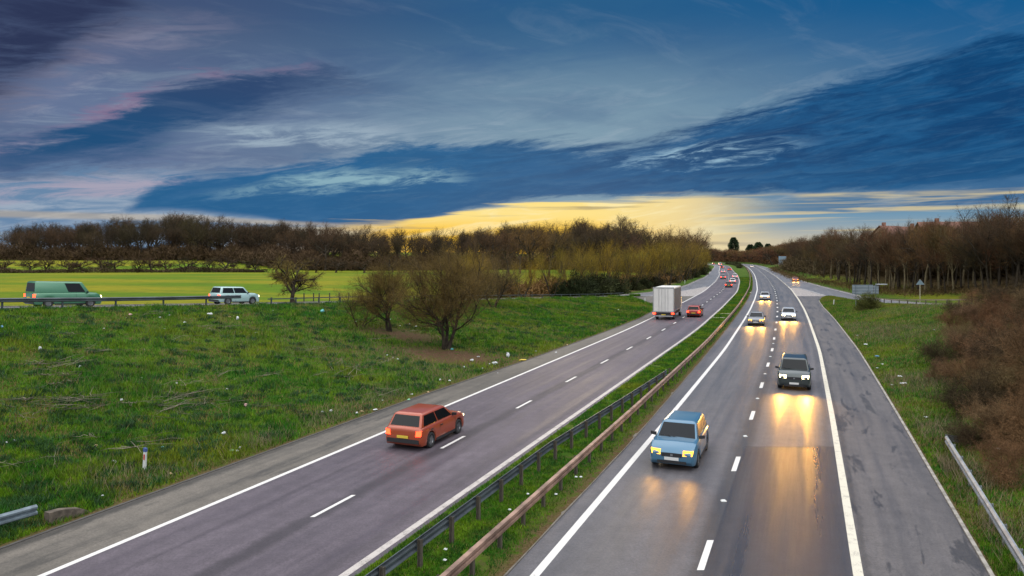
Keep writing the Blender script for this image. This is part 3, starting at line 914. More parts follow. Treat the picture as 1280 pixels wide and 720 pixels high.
# hedgerow of small rounded trees across the field
G_H = 'small rounded trees of the field hedge'
haws = [make_tree('hedge_tree', 201 + i, 5.2, HAW, m_bark, m_tw_wood, .13, 'small rounded bare hedge tree in a line across the left field', 'tree', G_H, stems=1) for i in range(3)]
spots = []
for px in [-30, 5, 36, 56, 84, 103, 128, 146, 172, 190, 206, 232, 262, 282, 318, 345, 368, 395, 420, 455, 490, 515]:
    Y0 = 238 + rnd.uniform(-4, 4)
    spots.append(((px - 640) / 895 * Y0, Y0, rnd.uniform(1.0, 1.3), rnd.uniform(0, 6), rnd.choice([0, 1, 2]), None, None, .95, 1.25))
place(haws, spots)
thicket('hedge', [(-176, 233), (-150, 234), (-110, 235), (-83, 240)], 1.8, 16000, m_tw_wood, 1.4, 1.2, 'low dark clipped hedge at the far edge of the bright green field', 5)

# three near trees on the left
NEAR = dict(HAW); NEAR.update(kids=(8, 6, 6, 6, 5), levels=5, wob=.16)
c_ = at(372, 366)
t = make_tree('hawthorn_tree', 301, 5.4, dict(NEAR, trunk=.40, up=(.03, .03, .04, .02)), m_bark, m_tw_near, .16, 'spreading bare reddish brown tree standing behind the left slip road', 'tree')
place([t], [((366 - 640) / 895 * 78., 78., 1.0, .4, 0, None, None, 1.0, 1.25)])
NB = dict(WIL); NB.update(trunk=.50, levels=5, kids=(11, 7, 7, 7, 7), wob=.15, spread=(.78, .70, .7, .65, .6), start=(.26, .15, .12, .1), fine=3, ratio=(.72, .64, .60, .58, .62), thin=.47)
def to_top(p, top):
    return (CAM_H + (HOR - top) * p.y / 895 - p.z) * 1.08
b1 = at(487, 414)
t = make_tree('alder_tree', 302, to_top(b1, 308), NB, m_bark, m_tw_near, .15, 'slender bare olive brown tree on the left bank with brown leaves beneath', 'tree', stems=2, lean=.25)
place([t], [(b1.x, b1.y, 1, 2.0, 0, None, None, 1, 1.0)])
b2 = at(557, 436)
t = make_tree('alder_tree', 303, to_top(b2, 303), NB, m_bark, m_tw_near, .21, 'largest bare tree on the left bank with dark forked trunk nearest the road', 'tree', stems=3, lean=.30)
place([t], [(b2.x, b2.y, 1, .9, 0, None, None, 1, 1.0)])
b4 = at(632, 386)
t = make_tree('alder_tree', 305, to_top(b4, 312), dict(NB, kids=(9, 6, 6, 6, 6)), m_bark, m_tw_near, .10, 'bushy olive brown tree at the top of the left bank right of the largest tree', 'tree', stems=3, lean=.5)
place([t], [(b4.x - 1.5, b4.y, 1, .9, 0, None, None, 1, 1.25)])
b3 = at(450, 408)
t = make_tree('sapling', 304, to_top(b3, 352), dict(NB, kids=(9, 6, 6, 6, 5)), m_bark, m_tw_near, .06, 'small thin bare sapling left of the slender tree on the left bank', 'tree', stems=3, lean=.5)
place([t], [(b3.x, b3.y, 1, 1.0, 0, None, None)])

# willows and scrub along the left slip road and main road
G_W = 'yellowish bare trees along the left of the motorway'
wils = [make_tree('willow_tree', 401 + i, 9.0, WIL, m_bark, m_tw_olive, .12, 'yellowish bare willow in the belt of trees left of the motorway', 'tree', G_W, stems=3, lean=.35) for i in range(3)]
spots = []
for px, top, Y0 in [(575, 322, 122), (592, 314, 118), (604, 318, 110), (618, 314, 114), (632, 322, 108), (648, 330, 110), (672, 322, 122), (690, 308, 132), (712, 306, 140), (735, 312, 146), (757, 300, 150), (775, 310, 158), (792, 304, 163), (808, 308, 172), (822, 300, 180), (836, 304, 190), (848, 300, 206), (858, 302, 222), (866, 303, 245), (870, 306, 270), (874, 308, 300), (845, 296, 250), (858, 298, 290), (878, 309, 340), (880, 310, 390), (872, 304, 360), (881, 313, 450)]:
    x_ = (px - 640) / 895 * Y0
    x_ = min(x_, float(FL(np.array([Y0]))[0]) - 3.0)
    z0 = hgt(x_, Y0); hh = CAM_H + (HOR - top) * Y0 / 895 - z0
    spots.append((x_, Y0, hh / 9.0 * rnd.uniform(1.05, 1.3), rnd.uniform(0, 6), rnd.choice([0, 1, 2]), None, None))
place(wils, spots)
G_W2 = 'tall bare trees behind the left roadside scrub'
o2 = [make_tree('woodland_tree', 451 + i, 15, OAK, m_bark, m_tw_russet if i == 0 else m_tw_wood, .26, 'tall bare tree rising behind the yellowish scrub left of the motorway', 'tree', G_W2) for i in range(2)]
spots = []
for px, top, Y0 in [(610, 294, 180), (636, 290, 190), (663, 280, 185), (686, 288, 200), (706, 290, 205), (726, 288, 212), (745, 284, 205), (762, 285, 215), (783, 289, 225), (804, 292, 240), (832, 286, 232), (846, 288, 245), (860, 292, 262), (872, 290, 290), (880, 296, 330), (650, 295, 225), (700, 292, 240), (760, 290, 255), (800, 288, 270), (850, 292, 300), (578, 300, 190), (868, 295, 380), (878, 300, 430)]:
    x_ = (px - 640) / 895 * Y0
    x_ = min(x_, float(FL(np.array([Y0]))[0]) - 8.0)
    z0 = hgt(x_, Y0); hh = CAM_H + (HOR - top) * Y0 / 895 - z0
    spots.append((x_, Y0, hh / 15.0 * rnd.uniform(1.06, 1.2), rnd.uniform(0, 6), rnd.choice([0, 1]), None, None))
place(o2, spots)

# shrubs
def make_shrub(name, seed, h, rad, n, m_t, m_c, label, cat, group, twl=.7, tw=.03, up=.9, core=False):
    """a mound of arching stems and fine twigs filling a lumpy dome"""
    r = random.Random(seed)
    t = empty(name); tag(t, label, cat, group)
    w_ = MB()
    tips = []
    for k in range(26):
        a = r.uniform(0, 6.28); e = r.uniform(.25, 1.0)
        rr_ = rad * r.uniform(.45, .9)
        p0 = Vector((math.cos(a) * rad * .12, math.sin(a) * rad * .12, -.1))
        p1 = Vector((math.cos(a) * rr_ * .5, math.sin(a) * rr_ * .5, h * e * .65))
        p2 = Vector((math.cos(a) * rr_, math.sin(a) * rr_, h * e * .85))
        w_.tube([p0, p0.lerp(p1, .5) + Vector((0, 0, h * .05)), p1, p2], [.035, .028, .02, .01], 4, caps=False)
    w_.build('stem', m_t, t)
    q = np.random.default_rng(seed)
    d = q.normal(0, 1, (n, 3)); d[:, 2] = np.abs(d[:, 2]); d /= np.linalg.norm(d, axis=1)[:, None]
    lump = 1 + .28 * np.sin(d[:, 0] * 5 + seed) * np.cos(d[:, 1] * 6 + seed) + .15 * np.sin(d[:, 2] * 9 + d[:, 0] * 8 + seed)
    rr_ = q.uniform(0, 1, n) ** .42 * lump * .9
    P_ = d * rr_[:, None] * np.array([rad, rad, h])
    out = d + q.normal(0, .55, (n, 3)); out[:, 2] += up; out /= np.linalg.norm(out, axis=1)[:, None]
    L_ = q.uniform(.35, 1, n) * twl
    wv = np.cross(out, q.normal(0, 1, (n, 3))); wv /= np.linalg.norm(wv, axis=1)[:, None]
    wv *= (q.uniform(.5, 1, n) * tw)[:, None]
    b_ = P_ + out * L_[:, None]
    V = np.stack([P_ - wv, P_ + wv, b_ + wv * .3, b_ - wv * .3], 1).reshape(-1, 3)
    c = raw_mesh('foliage' if core else 'twig_crown', V, np.arange(n * 4).reshape(-1, 4), m_c); c.parent = t
    return t


G_S = 'dark evergreen shrubs at the foot of the left roadside trees'
sh = [make_shrub('evergreen_shrub', 501 + i, 3.6, 3.4, 9000, m_bark, m_tw_dark, 'dark dense shrub at the foot of the trees along the left slip road', 'shrub', G_S, .35, .07, .3, True) for i in range(2)]
spots = []
for px, top, Y0, w_ in [(722, 342, 138, 1.1), (742, 340, 144, 1.2), (765, 342, 150, 1.0), (700, 350, 134, .6), (800, 343, 172, 1.0), (815, 341, 182, 1.1), (790, 345, 164, .9), (835, 338, 212, 1.0), (850, 336, 238, 1.1), (862, 333, 262, 1.1), (640, 352, 112, .9), (612, 350, 110, .8), (872, 331, 300, 1.2), (876, 328, 360, 1.2)]:
    x_ = (px - 640) / 895 * Y0
    x_ = min(x_, float(FL(np.array([Y0]))[0]) - 2.5)
    z0 = hgt(x_, Y0); hh = CAM_H + (HOR - top) * Y0 / 895 - z0
    spots.append((x_, Y0, max(hh, 1.5) / 3.6, rnd.uniform(0, 6), rnd.choice([0, 1]), None, None, 1.0, w_))
place(sh, spots)
thicket('undergrowth', [(-6, 122), (8, 140), (24, 165), (38, 195), (50, 225), (64, 268), (80, 320), (100, 390), (128, 480)], 3.6, 26000, m_tw_russet, 1.5, 2.2, 'reddish brown undergrowth between the trees along the left of the motorway', 9)

# wood on the right: slender trunks, russet crowns
G_R = 'slender bare trees of the wood right of the motorway'
TR = dict(TALL); TR.update(kids=(12, 6, 6, 6, 7), start=(.48, .25, .2, .15, .1))
rt = [make_tree('slender_tree', 601 + i, 11, TR if i in (0, 3) else dict(OAK, trunk=.55), m_bark_pale if i in (0, 3) else m_bark, m_tw_russet if i != 2 else m_tw_wood, .15, 'slender bare tree with pale trunk in the russet wood right of the motorway', 'tree', G_R) for i in range(4)]
spots = []
for row in range(4):
    px = 985.0
    while px < 1330:
        Yf = np.interp(px, [985, 1010, 1050, 1100, 1200, 1330], [330, 260, 185, 146, 116, 96]) + row * 8.5 + rnd.uniform(-2.5, 2.5)
        x_ = (px - 640) / 895 * Yf
        x_ = max(x_, float(FR(np.array([Yf]))[0]) + 7)
        top = np.interp(px, [985, 1000, 1040, 1080, 1130, 1180, 1220, 1240, 1262, 1330], [301, 299, 293, 288, 289, 287, 282, 274, 268, 262])
        z0 = hgt(x_, Yf); hh = CAM_H + (HOR - top) * Yf / 895 - z0
        spots.append((x_, Yf, hh / 11.0 * rnd.uniform(.84, 1.22), rnd.uniform(0, 6), rnd.choice([0, 1, 2, 3]), None, None))
        px += rnd.uniform(7, 12) * (1.0 + row * .1)
# taller scattered crowns behind, showing against the sky
place(rt, spots)
big = [make_tree('woodland_tree', 651 + i, 15, OAK, m_bark, m_tw_wood, .26, 'tall bare tree showing above the russet wood on the right', 'tree', 'tall bare trees above the right wood') for i in range(2)]
spots = []
for px, top, Y0 in [(1160, 274, 150), (1186, 276, 155), (1203, 262, 142), (1228, 268, 140), (1246, 256, 128), (1268, 247, 112), (1290, 245, 112), (1120, 284, 165), (1082, 284, 190), (1140, 282, 168)]:
    x_ = (px - 640) / 895 * Y0; z0 = hgt(x_, Y0); hh = CAM_H + (HOR - top) * Y0 / 895 - z0
    spots.append((x_, Y0, hh / 15.0 * 1.12, rnd.uniform(0, 6), rnd.choice([0, 1]), None, None, 1, .8))
place(big, spots)
thicket('undergrowth', [(172, 470), (140, 380), (118, 310), (96, 240), (86, 190), (76, 150), (73, 128), (74, 112), (74, 98), (72, 80)], 1.2, 26000, m_tw_russet, .8, 2.6, 'russet undergrowth along the foot of the wood right of the motorway', 12)
thicket('undergrowth', [(150, 380), (112, 240), (98, 170), (92, 138), (90, 112), (88, 90)], 8, 170000, m_tw_wood, 1.5, 5.5, 'deep shadowy undergrowth inside the wood right of the motorway', 13)

# far trees closing the view beyond the bend
far = [make_tree('woodland_tree', 701 + i, 15, OAK, m_bark, m_tw_russet, .3, 'far bare tree of the belt beyond the bend of the motorway', 'tree', 'far trees beyond the bend') for i in range(2)]
spots = []
for yb in np.arange(540, 930, 11.):
    for off_ in (9, 24, 42):
        yy = yb + rnd.uniform(-5, 5)
        x_ = float(FR(np.array([yy]))[0]) + off_ * rnd.uniform(.8, 1.2)
        p_ = 640 + 895 * x_ / yy
        if p_ > 1030: continue
        top = np.interp(p_, [884, 930, 955, 985, 1020], [310, 313, 309, 303, 301]) + rnd.uniform(-1.5, 2)
        z0 = hgt(x_, yy); hh = CAM_H + (HOR - top) * yy / 895 - z0
        if hh < 4: continue
        spots.append((x_, yy, hh / 15, rnd.uniform(0, 6), rnd.choice([0, 1]), None, None, 1, 1.5))
place(far, spots)
thicket('undergrowth', [(float(FR(np.array([q]))[0]) + 14, q) for q in (540., 600., 660., 720., 780., 830., 880., 930.)], 7, 30000, m_tw_russet, 3, 5, 'far brown undergrowth closing the view at the bend', 15)
thicket('undergrowth', [((float(MLx(q)) + float(MRx(q))) / 2, q) for q in (455., 500., 560., 620., 680.)], 3.2, 9000, m_tw_dark, 2, 1.0, 'dark scrub in the central reserve near the far bend', 16)


def make_conifer(seed, h, rad, label):
    t = empty('conifer'); tag(t, label, 'tree')
    tb = MB(); tb.tube([(0, 0, -.5), (0, 0, h * .9)], [.5, .1], 7); tb.build('trunk', m_bark, t)
    q = np.random.default_rng(seed); n = 7000
    z = q.uniform(.12, 1, n); a = q.uniform(0, 6.28, n)
    rr_ = rad * np.minimum(1, (1.04 - z) * 2.6) ** .6 * (.75 + .25 * np.sin(a * 5 + z * 20)) * q.uniform(.55, 1, n)
    P_ = np.stack([np.cos(a) * rr_, np.sin(a) * rr_, z * h], -1)
    out = np.stack([np.cos(a), np.sin(a), q.uniform(-.3, .5, n)], -1) + q.normal(0, .3, (n, 3))
    out /= np.linalg.norm(out, axis=1)[:, None]
    wv = np.cross(out, q.normal(0, 1, (n, 3))); wv /= np.linalg.norm(wv, axis=1)[:, None]; wv *= .28
    b_ = P_ + out * 1.4
    V = np.stack([P_ - wv, P_ + wv, b_ + wv * .4, b_ - wv * .4], 1).reshape(-1, 3)
    c = raw_mesh('foliage', V, np.arange(n * 4).reshape(-1, 4), mat('conifer_green', (.022, .050, .014), .9, var=.4, vscale=.4)); c.parent = t
    return t
for px, top, rad, yy, lab in [(917, 297, 5.5, 930, 'broad dark green conifer standing alone above the far trees by the bend'), (938, 306, 5.0, 950, 'small green conifer left of the far conifer pair'), (948, 303, 5.5, 940, 'pointed green conifer in the middle of the far trio'), (960, 305, 4.6, 955, 'narrow green conifer at the right end of the far trio')]:
    x_ = (px - 640) / 895 * yy; z0 = hgt(x_, yy)
    o = make_conifer(int(px), CAM_H + (HOR - top) * yy / 895 - z0, rad * 1.25, lab); o.location = (x_, yy, z0)

# bushes on the right bank
m_tw_bdark = twig_mat('twigs_bush_dark', [(.040, .030, .016), (.055, .036, .020)], 1.2)
m_tw_btan = twig_mat('twigs_bush_tan', [(.150, .100, .050), (.130, .075, .045), (.110, .095, .035)], 1.2)
G_B = 'brown leafless bushes heaped on the right bank'
L_B = 'leafless brown thorn bush in the tangled mass on the right bank'
bs = [make_tree('thorn_bush', 801 + i, 2.7, dict(BUSH, trunk=.75, kids=(9, 7, 7, 7), levels=4, wob=.26, spread=(.6, .7, .75, .7), thin=.65), m_bark, (m_tw_bramble, m_tw_bdark, m_tw_btan)[i], .055, L_B, 'bush', G_B, stems=8, lean=.75) for i in range(3)]
spots = []
for px, py, sc in [(1268, 600, .62), (1228, 560, .6), (1258, 555, .85), (1205, 515, .75), (1180, 475, .6), (1240, 520, .95), (1240, 470, 1.0), (1200, 430, .85), (1280, 430, 1.2), (1225, 495, 1.0), (1275, 510, 1.2), (1310, 560, 1.2), (1185, 455, .75), (1215, 445, 1.0), (1255, 450, 1.15), (1300, 470, 1.4), (1195, 415, .8), (1225, 410, 1.05), (1260, 408, 1.2), (1300, 410, 1.4), (1235, 392, 1.1), (1275, 392, 1.3), (1206, 395, .75), (1340, 500, 1.5), (1350, 430, 1.5)]:
    p = at(px, py)
    spots.append((p.x, p.y, sc * rnd.uniform(.9, 1.05), rnd.uniform(0, 6), rnd.choice([0, 1, 2]), None, None))
place(bs, spots)
b = at(1086, 388)
o = make_shrub('round_bush', 831, 2.3, 1.7, 9000, m_bark, twig_mat('twigs_olive_bush', [(.080, .085, .022), (.075, .080, .022)], 1.0), 'rounded olive green bush in front of the grey sign back on the right bank', 'bush', None, .35, .022, .3)
o.location = b; o.scale = (1.05, 1.05, 1)
# low brambles and dry stalks
def stalks(name, pts, n, hmin, hmax, w_, m_, label, seed, lean=.6, cat='dry grass'):
    r = np.random.default_rng(seed); X = []; Y = []
    for (px, py, rx, ry, k) in pts:
        c = at(px, py); m_n = int(n * k)
        X.append(c.x + r.normal(0, rx, m_n)); Y.append(c.y + r.normal(0, ry, m_n))
    X = np.concatenate(X); Y = np.concatenate(Y)
    k = (X < XEL(Y) - .4) | (X > XER(Y) + .4)
    X, Y = X[k], Y[k]; n = len(X); Z = height(X, Y)
    H_ = r.uniform(hmin, hmax, n); a = r.uniform(0, 6.28, n); l = r.uniform(0, lean, n) * H_
    b_ = np.stack([X + np.cos(a) * l, Y + np.sin(a) * l, Z + H_], -1); A = np.stack([X, Y, Z], -1)
    wv = np.cross(b_ - A, r.normal(0, 1, (n, 3))); wv /= np.linalg.norm(wv, axis=1)[:, None]; wv *= w_
    V = np.stack([A - wv, A + wv, b_ + wv * .4, b_ - wv * .4], 1).reshape(-1, 3)
    return tag(raw_mesh(name, V, np.arange(n * 4).reshape(-1, 4), m_), label, cat, kind='stuff')
m_straw = mat('straw', (.19, .15, .085), .9, var=.4, vscale=1.5)
m_stick = mat('dead_wood', (.155, .130, .095), .85, var=.4, vscale=1)
stalks('dry_stalks', [(430, 530, 1.2, 1.5, .12), (350, 560, 1.2, 1., .1), (500, 500, 1.5, 2, .12), (300, 400, 6, 5, .1), (420, 440, 5, 3, .15), (560, 470, 2.5, 1.5, .1), (660, 420, 5, 5, .15), (200, 600, 2, 1, .08), (150, 480, 4, 3, .08)], 14000, .12, .42, .006, m_straw, 'pale dry stalks standing among the grass of the left bank', 21, .9)
stalks('dry_stalks', [(1120, 420, 2.5, 5, .2), (1140, 480, 1.4, 3, .15), (1160, 540, 1., 2, .1), (1080, 410, 1.5, 6, .15), (1150, 385, 4, 5, .2), (1200, 660, .8, 2, .1), (1190, 590, .7, 1.5, .1)], 16000, .12, .50, .007, m_straw, 'straw coloured dry stalks among the grass of the right bank', 22, .8)

# fallen branches on the left bank
G_F = 'dead branches lying on the left bank'
def make_branch(seed):
    r = random.Random(seed); mb = MB()
    for k in range(8):
        a = r.gauss(0, .55); x0 = r.uniform(-1.4, .6); y0 = r.uniform(-.8, .8); L_ = r.uniform(.5, 2.4)
        pts = []; x_, y_, z_ = x0, y0, .05
        for i in range(5):
            pts.append((x_, y_, z_ + r.uniform(0, .10)))
            a += r.gauss(0, .2); x_ += math.cos(a) * L_ / 4; y_ += math.sin(a) * L_ / 4
        mb.tube(pts, [.011, .010, .008, .006, .004], 3, caps=False)
    return tag(mb.build('fallen_branch', m_stick), 'pale grey dead branches lying in the grass of the left bank', 'branches', G_F)
brs = [make_branch(900 + i) for i in range(4)]
spots = [(108, 420), (130, 512), (168, 505), (200, 512), (240, 506), (262, 492), (70, 470), (60, 455), (225, 522), (120, 545), (150, 440), (205, 428), (245, 440), (90, 500), (20, 580), (10, 600), (40, 590), (270, 470), (300, 505), (395, 448), (418, 455), (440, 460), (455, 462), (370, 440), (390, 470), (430, 470), (470, 455), (500, 410), (470, 425), (530, 415), (545, 405), (290, 380 + 30), (330, 470), (215, 392), (160, 560), (180, 395), (350, 410), (260, 415)]
r5 = random.Random(77)
spots += [(r5.uniform(10, 470), r5.uniform(395, 530)) for _ in range(22)]
spots = [s for s in spots if s[1] < 600 - s[0] * .2]
used = set()
for px, py in spots:
    w_ = rnd.choice([0, 1, 2, 3]); o = brs[w_] if w_ not in used else brs[w_].copy()
    if w_ in used: COL.objects.link(o)
    used.add(w_)
    p = at(px, py); o.location = (p.x, p.y, p.z + .02); k = rnd.uniform(.7, 1.25); o.scale = (k, k, k); o.rotation_euler = (rnd.uniform(-.1, .1), -.10, rnd.uniform(-3.1, 3.1))


# ------------------------------------------------------------------ crash barriers
m_galv = mat('galvanised_dark', (.075, .090, .100), .45, metal=.3, var=.3, vscale=1.2)
m_galvl = mat('galvanised_pale', (.36, .38, .40), .42, metal=.6, var=.25, vscale=1.5)
m_rust = mat('rusted_beam', (.26, .165, .125), .55, metal=.25, var=.45, vscale=1.4)
m_rustpost = mat('rusted_post', (.10, .085, .065), .8, var=.4, vscale=2)
m_pad = mat('post_footing', (.20, .165, .13), .9, var=.3, vscale=3)
W_PROF = [(0, .0), (.025, .01), (.08, .05), (.08, .09), (.01, .13), (.01, .18), (.08, .22), (.08, .26), (.025, .30), (0, .31), (-.012, .30), (.005, .25), (.06, .21), (.06, .225), (-.008, .185), (-.008, .125), (.06, .09), (.06, .055), (-.01, .01)]
W_PROF = [(0, .0), (.03, .005), (.085, .05), (.085, .10), (.015, .135), (.015, .175), (.085, .21), (.085, .26), (.03, .305), (0, .31)]
BOX_PROF = [(-.03, 0), (.10, 0), (.10, .075), (.045, .095), (.045, .135), (.10, .155), (.10, .23), (-.03, .23)]


def barrier(name, label, fx, y0, y1, dy, mr_, mp_, side, top=.76, prof=W_PROF, zf=None, maxp=100, pad=None, post_w=.055, group=None, rail_dy=None):
    t = empty(name, (float(fx(np.array([y0]))[0]), y0, 0)); tag(t, label, 'crash barrier', group)
    ox, oy = t.location.x, t.location.y
    zf = zf or (lambda x, y: height(x, y))
    ph = max(p[1] for p in prof)
    yy = np.arange(y0, y1 + .01, rail_dy or (1.6 if y1 < 250 else 2.4)); xx = fx(yy); zz_ = zf(xx, yy)
    k = 7; zs = np.convolve(np.pad(zz_, k, 'edge'), np.ones(2 * k + 1) / (2 * k + 1), 'valid')
    def build(prof_, side_):
        rings = []
        for i in range(len(yy)):
            j0, j1 = max(i - 1, 0), min(i + 1, len(yy) - 1)
            d = Vector((xx[j1] - xx[j0], yy[j1] - yy[j0], 0)).normalized(); nrm = Vector((d.y, -d.x, 0)) * side_
            rings.append([(xx[i] - ox + nrm.x * a, yy[i] - oy + nrm.y * a, zs[i] + top - ph + b_) for a, b_ in prof_])
        return rings
    thin = [(a - .006, b_) for a, b_ in reversed(prof)]
    full = list(prof) + (thin if prof is W_PROF else [])
    mb = MB(); mb.loft(build(full, side)); mb.build('rail', mr_, t)
    pm = MB(); h_ = top - .03
    pm.box(-.05, .05, -.006, .006, -.35, h_); pm.box(-.05, -.042, -post_w, post_w, -.35, h_); pm.box(.042, .05, -post_w, post_w, -.35, h_)
    pobj = None; padm = None; rest = MB(); cnt = 0
    y = y0 + .4
    pads = []
    while y < y1:
        x = float(fx(np.array([y]))[0]); z = float(zf(np.array([x]), np.array([y]))[0])
        xa = float(fx(np.array([y + 1]))[0])
        rz = math.atan2(1, xa - x) - math.pi / 2
        if cnt < maxp:
            if pobj is None: o = pobj = pm.build('post', mp_, t)
            else: o = pobj.copy(); COL.objects.link(o); o.parent = t
            nx = -.06 * side * math.cos(rz)
            o.location = (x - ox + nx, y - oy, z); o.rotation_euler = (0, 0, rz)
        else:
            rest.box(x - ox - .05, x - ox + .05, y - oy - .05, y - oy + .05, z - .3, z + h_)
        if pad and y < 60:
            pads.append((x, y, z))
        cnt += 1; y += dy
    if rest.v:
        tag(rest.build('post', mp_, t), kind='stuff')
    return t


b_off = tab([(-20, -9.75), (27, -9.6), (36, -8.95), (44, -8.45), (46, -8.40)])
barrier('crash_barrier', 'dark grey corrugated crash barrier on posts beside the left carriageway', lambda y: rL(y) + b_off(y), 8, 46.2, 1.6, m_galv, m_rustpost, -1)
barrier('crash_barrier', 'rusty brown crash barrier running the whole length of the central reserve', lambda y: rR(y) - np.interp(y, [0, 60, 120, 300, 600], [7.9, 8.05, 8.3, 8.6, 8.9]), 6, 640, 1.6, m_rust, m_rustpost, 1, .72, BOX_PROF)
# footings of the dark barrier's posts
G_P = 'bare earth patches at the barrier posts'
# slip road barriers
barrier('slip_barrier', 'dark blue grey crash barrier along the raised left slip road', lambda y: NL(y) + .45, 8, 66, 3.2, m_galv, m_galv, 1, .78, zf=lambda x, y: zL(y), group=None)
barrier('slip_railing', 'thin low railing along the slip road behind the left bank trees', lambda y: NL(y) + .45, 68, 132, 2.4, m_galv, m_galv, 1, .72, prof=[(0, 0), (.03, 0), (.03, .10), (0, .10)], zf=lambda x, y: zL(y))
barrier('slip_railing', 'pale low railing with brown posts along the right slip road', lambda y: NR(y) - .4, 62, 112, 3.2, mat('rail_pale', (.30, .22, .19), .6, var=.3), m_rustpost, -1, .72, prof=[(0, 0), (.03, 0), (.03, .12), (0, .12)], zf=lambda x, y: zR(y))
# near right barrier on the verge
def lin_x(xa, ya, xb, yb): return lambda y: xa + (np.asarray(y, float) - ya) / (yb - ya) * (xb - xa)
t = barrier('crash_barrier', 'pale galvanised crash barrier with bent end on the right verge', lin_x(17.35, 28.6, 12.35, 17.4), 6, 28.6, 1.6, m_galvl, m_galvl, -1, .66)
e = MB()
e.loft([[(17.35 - .05, 28.6, .40), (17.35 + .03, 28.6, .40), (17.35 + .03, 28.6, .72), (17.35 - .05, 28.6, .72)], [(17.55, 29.0, .33), (17.66, 28.96, .33), (17.66, 28.96, .62), (17.55, 29.0, .62)], [(18.1, 29.1, .28), (18.1, 29.0, .28), (18.1, 29.0, .52), (18.1, 29.1, .52)]])
eo = e.build('end_piece', m_galvl, t)
eo.location = (-t.location.x, -t.location.y, hgt(17.3, 28.6) - .06)
# bottom-left barrier ending at a concrete block
p1 = at(56, 655); p0 = at(-60, 690)
t = barrier('crash_barrier', 'blue grey corrugated crash barrier end at the lower left verge', lin_x(p1.x, p1.y, p0.x, p0.y), p0.y - 3, p1.y, 2.4, mat('galvanised_blue', (.15, .19, .22), .5, metal=.3, var=.3), m_galv, 1, .62)
cb_ = MB()
d = Vector((p1.x - p0.x, p1.y - p0.y, 0)).normalized(); nn = Vector((d.y, -d.x, 0))
rings = []
for s_, h_ in ((0, .40), (.5, .38), (1.1, .24), (1.5, .02)):
    c = Vector((0, 0, 0)) + d * s_
    rings.append([tuple(c - nn * .22 + Vector((0, 0, -.3))), tuple(c + nn * .22 + Vector((0, 0, -.3))), tuple(c + nn * .16 + Vector((0, 0, h_))), tuple(c - nn * .16 + Vector((0, 0, h_)))])
cb_.loft(rings)
o = cb_.build('concrete_block', mat('mossy_concrete', (.10, .08, .06), .9, var=.5, vscale=3, bump=.5, bscale=12))
tag(o, 'brown sloping concrete end block of the lower left barrier', 'concrete block'); o.scale = (.8, .8, .8); o.location = (p1.x + d.x * .05, p1.y + d.y * .05, p1.z)

# ------------------------------------------------------------------ vehicles
def car_paint(name, col, rough=.28, metal=.2):
    return mat(name, col, rough, metal, .5, coat=.6)
P_blue = car_paint('paint_blue', (.055, .15, .24))
P_silver = car_paint('paint_silver', (.42, .44, .47), .3, .6)
P_dark = car_paint('paint_dark', (.028, .040, .040))
P_red = car_paint('paint_red', (.36, .035, .02))
P_rust = car_paint('paint_orange_red', (.33, .060, .022))
P_white = car_paint('paint_white', (.62, .62, .63))
P_grey = car_paint('paint_grey', (.15, .16, .18))
P_teal = car_paint('paint_pale_teal', (.36, .52, .50))
P_green = car_paint('paint_green', (.06, .20, .11))
m_glass = mat('tinted_glass', (.006, .008, .010), .05, 0, .22)
m_tyre = mat('tyre_rubber', (.018, .018, .018), .8)
m_rim = mat('wheel_rim', (.28, .29, .30), .35, .8)
m_black = mat('black_plastic', (.018, .018, .020), .55)
m_plate_y = mat('plate_yellow', (.62, .45, .05), .5)
m_plate_w = mat('plate_white', (.62, .62, .60), .5)
def lamp_mat(name, col, s):
    return mat(name, col, .2, emit=col, estr=s)
m_head = lamp_mat('headlamp_lit', (1.0, .82, .42), 9)
m_amber = lamp_mat('headlamp_amber', (1.0, .40, .03), 3.4)
m_tail = lamp_mat('taillamp_lit', (1.0, .03, .015), 5)
m_brake = lamp_mat('taillamp_orange', (1.0, .035, .010), 9)


def wheel(parent, x, y, r, w):
    mb = MB(); rings = []
    prof = [(-w / 2, r * .62), (-w / 2, r * .92), (-w * .38, r), (w * .38, r), (w / 2, r * .92), (w / 2, r * .62)]
    K = 20
    for k in range(K):
        a = 2 * math.pi * k / K
        rings.append([(px, math.cos(a) * pr, math.sin(a) * pr) for px, pr in prof])
    rings.append(rings[0]); mb.loft(rings, caps=False)
    t = mb.build('tyre', m_tyre, parent, True); t.location = (x, y, r)
    rb = MB(); s = 1 if x > 0 else -1
    rings = []
    for px, pr in ((.0, .64), (.36, .64), (.40, .56), (.30, .50), (.34, .16), (.40, .10)):
        rings.append([(s * px * w, math.cos(2 * math.pi * k / K) * pr * r, math.sin(2 * math.pi * k / K) * pr * r) for k in range(K)])
    rb.loft(rings)
    for k in range(5):
        a = 2 * math.pi * k / 5; c, q = math.cos(a), math.sin(a); ww = .045
        A = [(-q * ww, c * ww), (q * ww, -c * ww)]
        p = [(s * w * .43, c * .08 * r + A[0][0], q * .08 * r + A[0][1]), (s * w * .43, c * .08 * r + A[1][0], q * .08 * r + A[1][1]),
             (s * w * .43, c * .56 * r + A[1][0], q * .56 * r + A[1][1]), (s * w * .43, c * .56 * r + A[0][0], q * .56 * r + A[0][1])]
        rb.quad(*p)
    rb.build('rim', m_rim, t)
    return t


